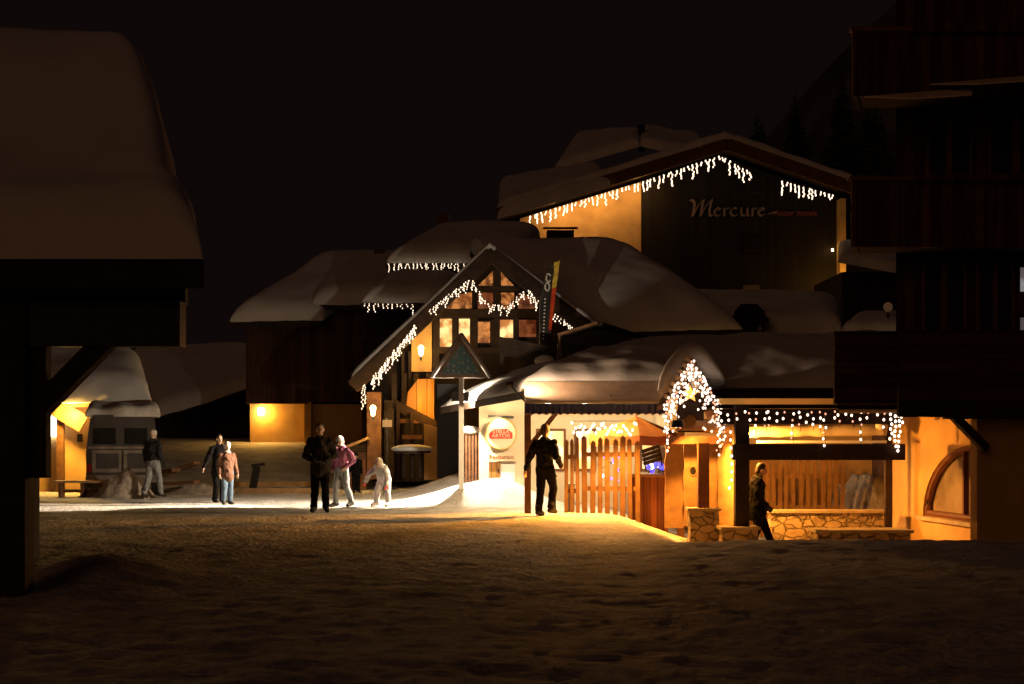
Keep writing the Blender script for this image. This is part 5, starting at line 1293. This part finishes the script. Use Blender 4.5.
# 3 child with tan coat
person('child in a tan coat, pale scarf and jeans standing before the dark coated adult', 227, 506, 36.4, 1.42, 30,
       dict(elbl=(.25, .02, 1.14), wril=(.29, -.03, .90), kner=(-.1, -.08, .5), ankr=(-.12, -.05, .09), toer=(-.15, -.2, .04)), jacket=cloth('tan_coat', (.10, .05, .033)), trousers=cloth('blue_jeans', (.07, .10, .14)), headgear=(cloth('cream_hat', (.45, .37, .3)), False), scarf=cloth('cream_scarf', (.75, .66, .52)), coat=.10, child=.35)
# 4 dark man, hands together
def camera_(T, J, s):
    c = (J['wril'] + J['wrir']) / 2 + V((0, -.10, .0)); MB().box(c.x - .05, c.x + .05, c.y - .03, c.y + .02, c.z - .03, c.z + .035).build('held_camera', M['metal'], T, local=True)
person('man in dark winter clothes facing the camera with both hands together at his waist', 320, 513, 33.2, 1.83, 5,
       dict(elbl=(.29, .02, 1.13), wril=(.10, -.20, 1.0), elbr=(-.29, .02, 1.13), wrir=(-.10, -.20, 1.0), toel=(.15, -.14, .04), toer=(-.15, -.14, .04), ankl=(.12, .02, .085), ankr=(-.12, .02, .085)),
       jacket=cloth('dark_parka', (.030, .024, .02)), trousers=blk, hair=M['hair_dark'], coat=.06, glove=M['glove_black'], extra=camera_)
# 5 pink jacket
person('person in pink jacket, white hat and pale jeans walking with hand in pocket', 342, 507, 35.6, 1.56, -35,
       dict(kner=(-.1, -.12, .5), ankr=(-.1, -.12, .09), toer=(-.11, -.28, .04), knel=(.1, .05, .5), ankl=(.1, .24, .13), toel=(.1, .1, .04), elbl=(.30, .10, 1.16), wril=(.22, -.08, 1.0), elbr=(-.26, .05, 1.14), wrir=(-.22, -.1, .96), hea=(-.02, -.05, 1.63)),
       jacket=cloth('pink_jacket', (.52, .20, .34)), trousers=cloth('pale_jeans', (.42, .46, .5)), headgear=(cloth('white_knit', (.6, .56, .52)), False), hair=M['hair_dark'])
# 6 child in white bending forward
person('small child in a white snowsuit with red gloves bending forward on the bright snow', 383, 507, 35.7, 1.2, -25,
       dict(pel=(0, .1, .86), che=(.02, -.12, 1.12), nec=(.03, -.28, 1.27), hea=(.05, -.40, 1.40), shol=(.19, -.22, 1.24), shor=(-.15, -.22, 1.24), elbl=(.30, -.30, .98), wril=(.32, -.36, .72), elbr=(-.32, -.34, 1.04), wrir=(-.42, -.40, .80),
            hipl=(.10, .1, .85), hipr=(-.1, .1, .85), knel=(.15, .02, .48), ankl=(.16, .08, .085), toel=(.19, -.1, .04), kner=(-.2, -.04, .48), ankr=(-.26, .02, .085), toer=(-.33, -.13, .04)),
       jacket=cloth('white_snowsuit', (.78, .74, .72), .06), trousers=cloth('white_snowsuit_legs', (.78, .72, .7), .06), boots=cloth('pale_boots', (.7, .6, .55)), glove=M['glove_red'], hood=cloth('cream_hood', (.75, .68, .55)), child=1.0, bulk=1.42)
# 7 dark child further back
person('small figure in dark clothes half hidden beyond the pink jacketed walker', 356, 488, 44.0, 1.08, 170, dict(elbl=(.26, .02, 1.15), wril=(.3, -.05, .93)), jacket=blk, trousers=blk, headgear=(blk, False), bulk=1.3, child=.6, glove=M['glove_black'])
# 8 walking man before the restaurant
person('man in black striding past the bright restaurant front', 545, 517, 31.6, 1.80, 150,
       dict(elbr=(-.30, .08, 1.14), wrir=(-.26, -.16, .98), elbl=(.29, .10, 1.13), wril=(.36, .10, .89), kner=(-.1, -.16, .53), ankr=(-.1, -.06, .16), toer=(-.11, -.2, .08), knel=(.08, .03, .49), ankl=(.07, .12, .1), toel=(.08, -.04, .04)),
       jacket=cloth('black_jacket', (.016, .015, .015)), trousers=blk, hair=mat('cropped_hair', (.08, .045, .03), .7, .2, 20), glove=None)
# 9 person under the pergola
person('person in a dark hooded jacket stepping out past the dark pergola post', 757, 546, 28.9, 1.66, 95,
       dict(pel=(0, .0, .92), nec=(0, -.03, 1.45), hea=(0, -.09, 1.61), knel=(.09, -.18, .52), ankl=(.09, -.32, .14), toel=(.1, -.48, .10), kner=(-.1, .02, .5), ankr=(-.1, .14, .1), toer=(-.1, -.0, .04), elbl=(.24, .06, 1.13), wril=(.22, -.12, .95), elbr=(-.24, .06, 1.13), wrir=(-.22, -.12, .95)),
       jacket=cloth('slate_jacket', (.014, .013, .013)), trousers=blk, hair=M['hair_dark'], coat=.1, glove=M['glove_black'])

# leaning bollard
x, d = PX(256, 47), 47.0; z = gz(x, d)
bo = thing('bollard', 'dark leaning bollard with a wide cap on the lamplit terrace', 'bollard', (x, d, z))
MB().bar((x - .12, d, z - .1), (x + .03, d, z + .68), .2, .2).build('post', M['black'], bo); MB().bar((x - .12, d, z + .70), (x + .24, d, z + .74), .3, .09).build('cap', M['black'], bo)
# terrace kerb boards in front of the dark chalet
for k, (a, b_, d, h, lab) in enumerate((((196, 489), (338, 493), 44.0, .10, 'lower long timber edging board along the snowy terrace'), ((232, 476), (312, 480), 48.5, .12, 'upper long timber edging board along the snowy terrace'))):
    p, q = P(*a, d), P(*b_, d); p.z = gz(p.x, d) + .03; q.z = gz(q.x, d) + .03
    o = MB().bar(p, q, .16, h + .12).build('edging_board', M['pine'], at=p); tag(o, lab, 'edging board')

# ================================================================== sky glow, weak key, camera
wd = bpy.data.worlds.new('World'); S.world = wd; wd.use_nodes = True
bg = wd.node_tree.nodes['Background']; bg.inputs['Color'].default_value = (1.0, .52, .50, 1); bg.inputs['Strength'].default_value = .0040
sun = bpy.data.lights.new('village_glow', 'SUN'); sun.energy = .068; sun.angle = math.radians(25); sun.color = (1, .43, .17)
so = bpy.data.objects.new('village_glow', sun); COL.objects.link(so); so.rotation_euler = (math.radians(75), 0, math.radians(-25))
cam = bpy.data.cameras.new('camera'); co = bpy.data.objects.new('camera', cam); COL.objects.link(co)
co.location = (0, 0, CAMZ); co.rotation_euler = (math.pi / 2, 0, 0)
cam.sensor_width = 36; cam.lens = F * 36 / 1024; cam.shift_y = (HOR - 342) / 1024; cam.clip_end = 3000; cam.clip_start = .1
S.camera = co
S.view_settings.view_transform = 'Standard'; S.view_settings.look = 'None'; S.view_settings.exposure = .15; S.view_settings.gamma = 1
S.cycles.use_denoising = True; S.cycles.sample_clamp_indirect = 2.0; S.cycles.max_bounces = 6; S.cycles.diffuse_bounces = 3
S.cycles.use_light_tree = True
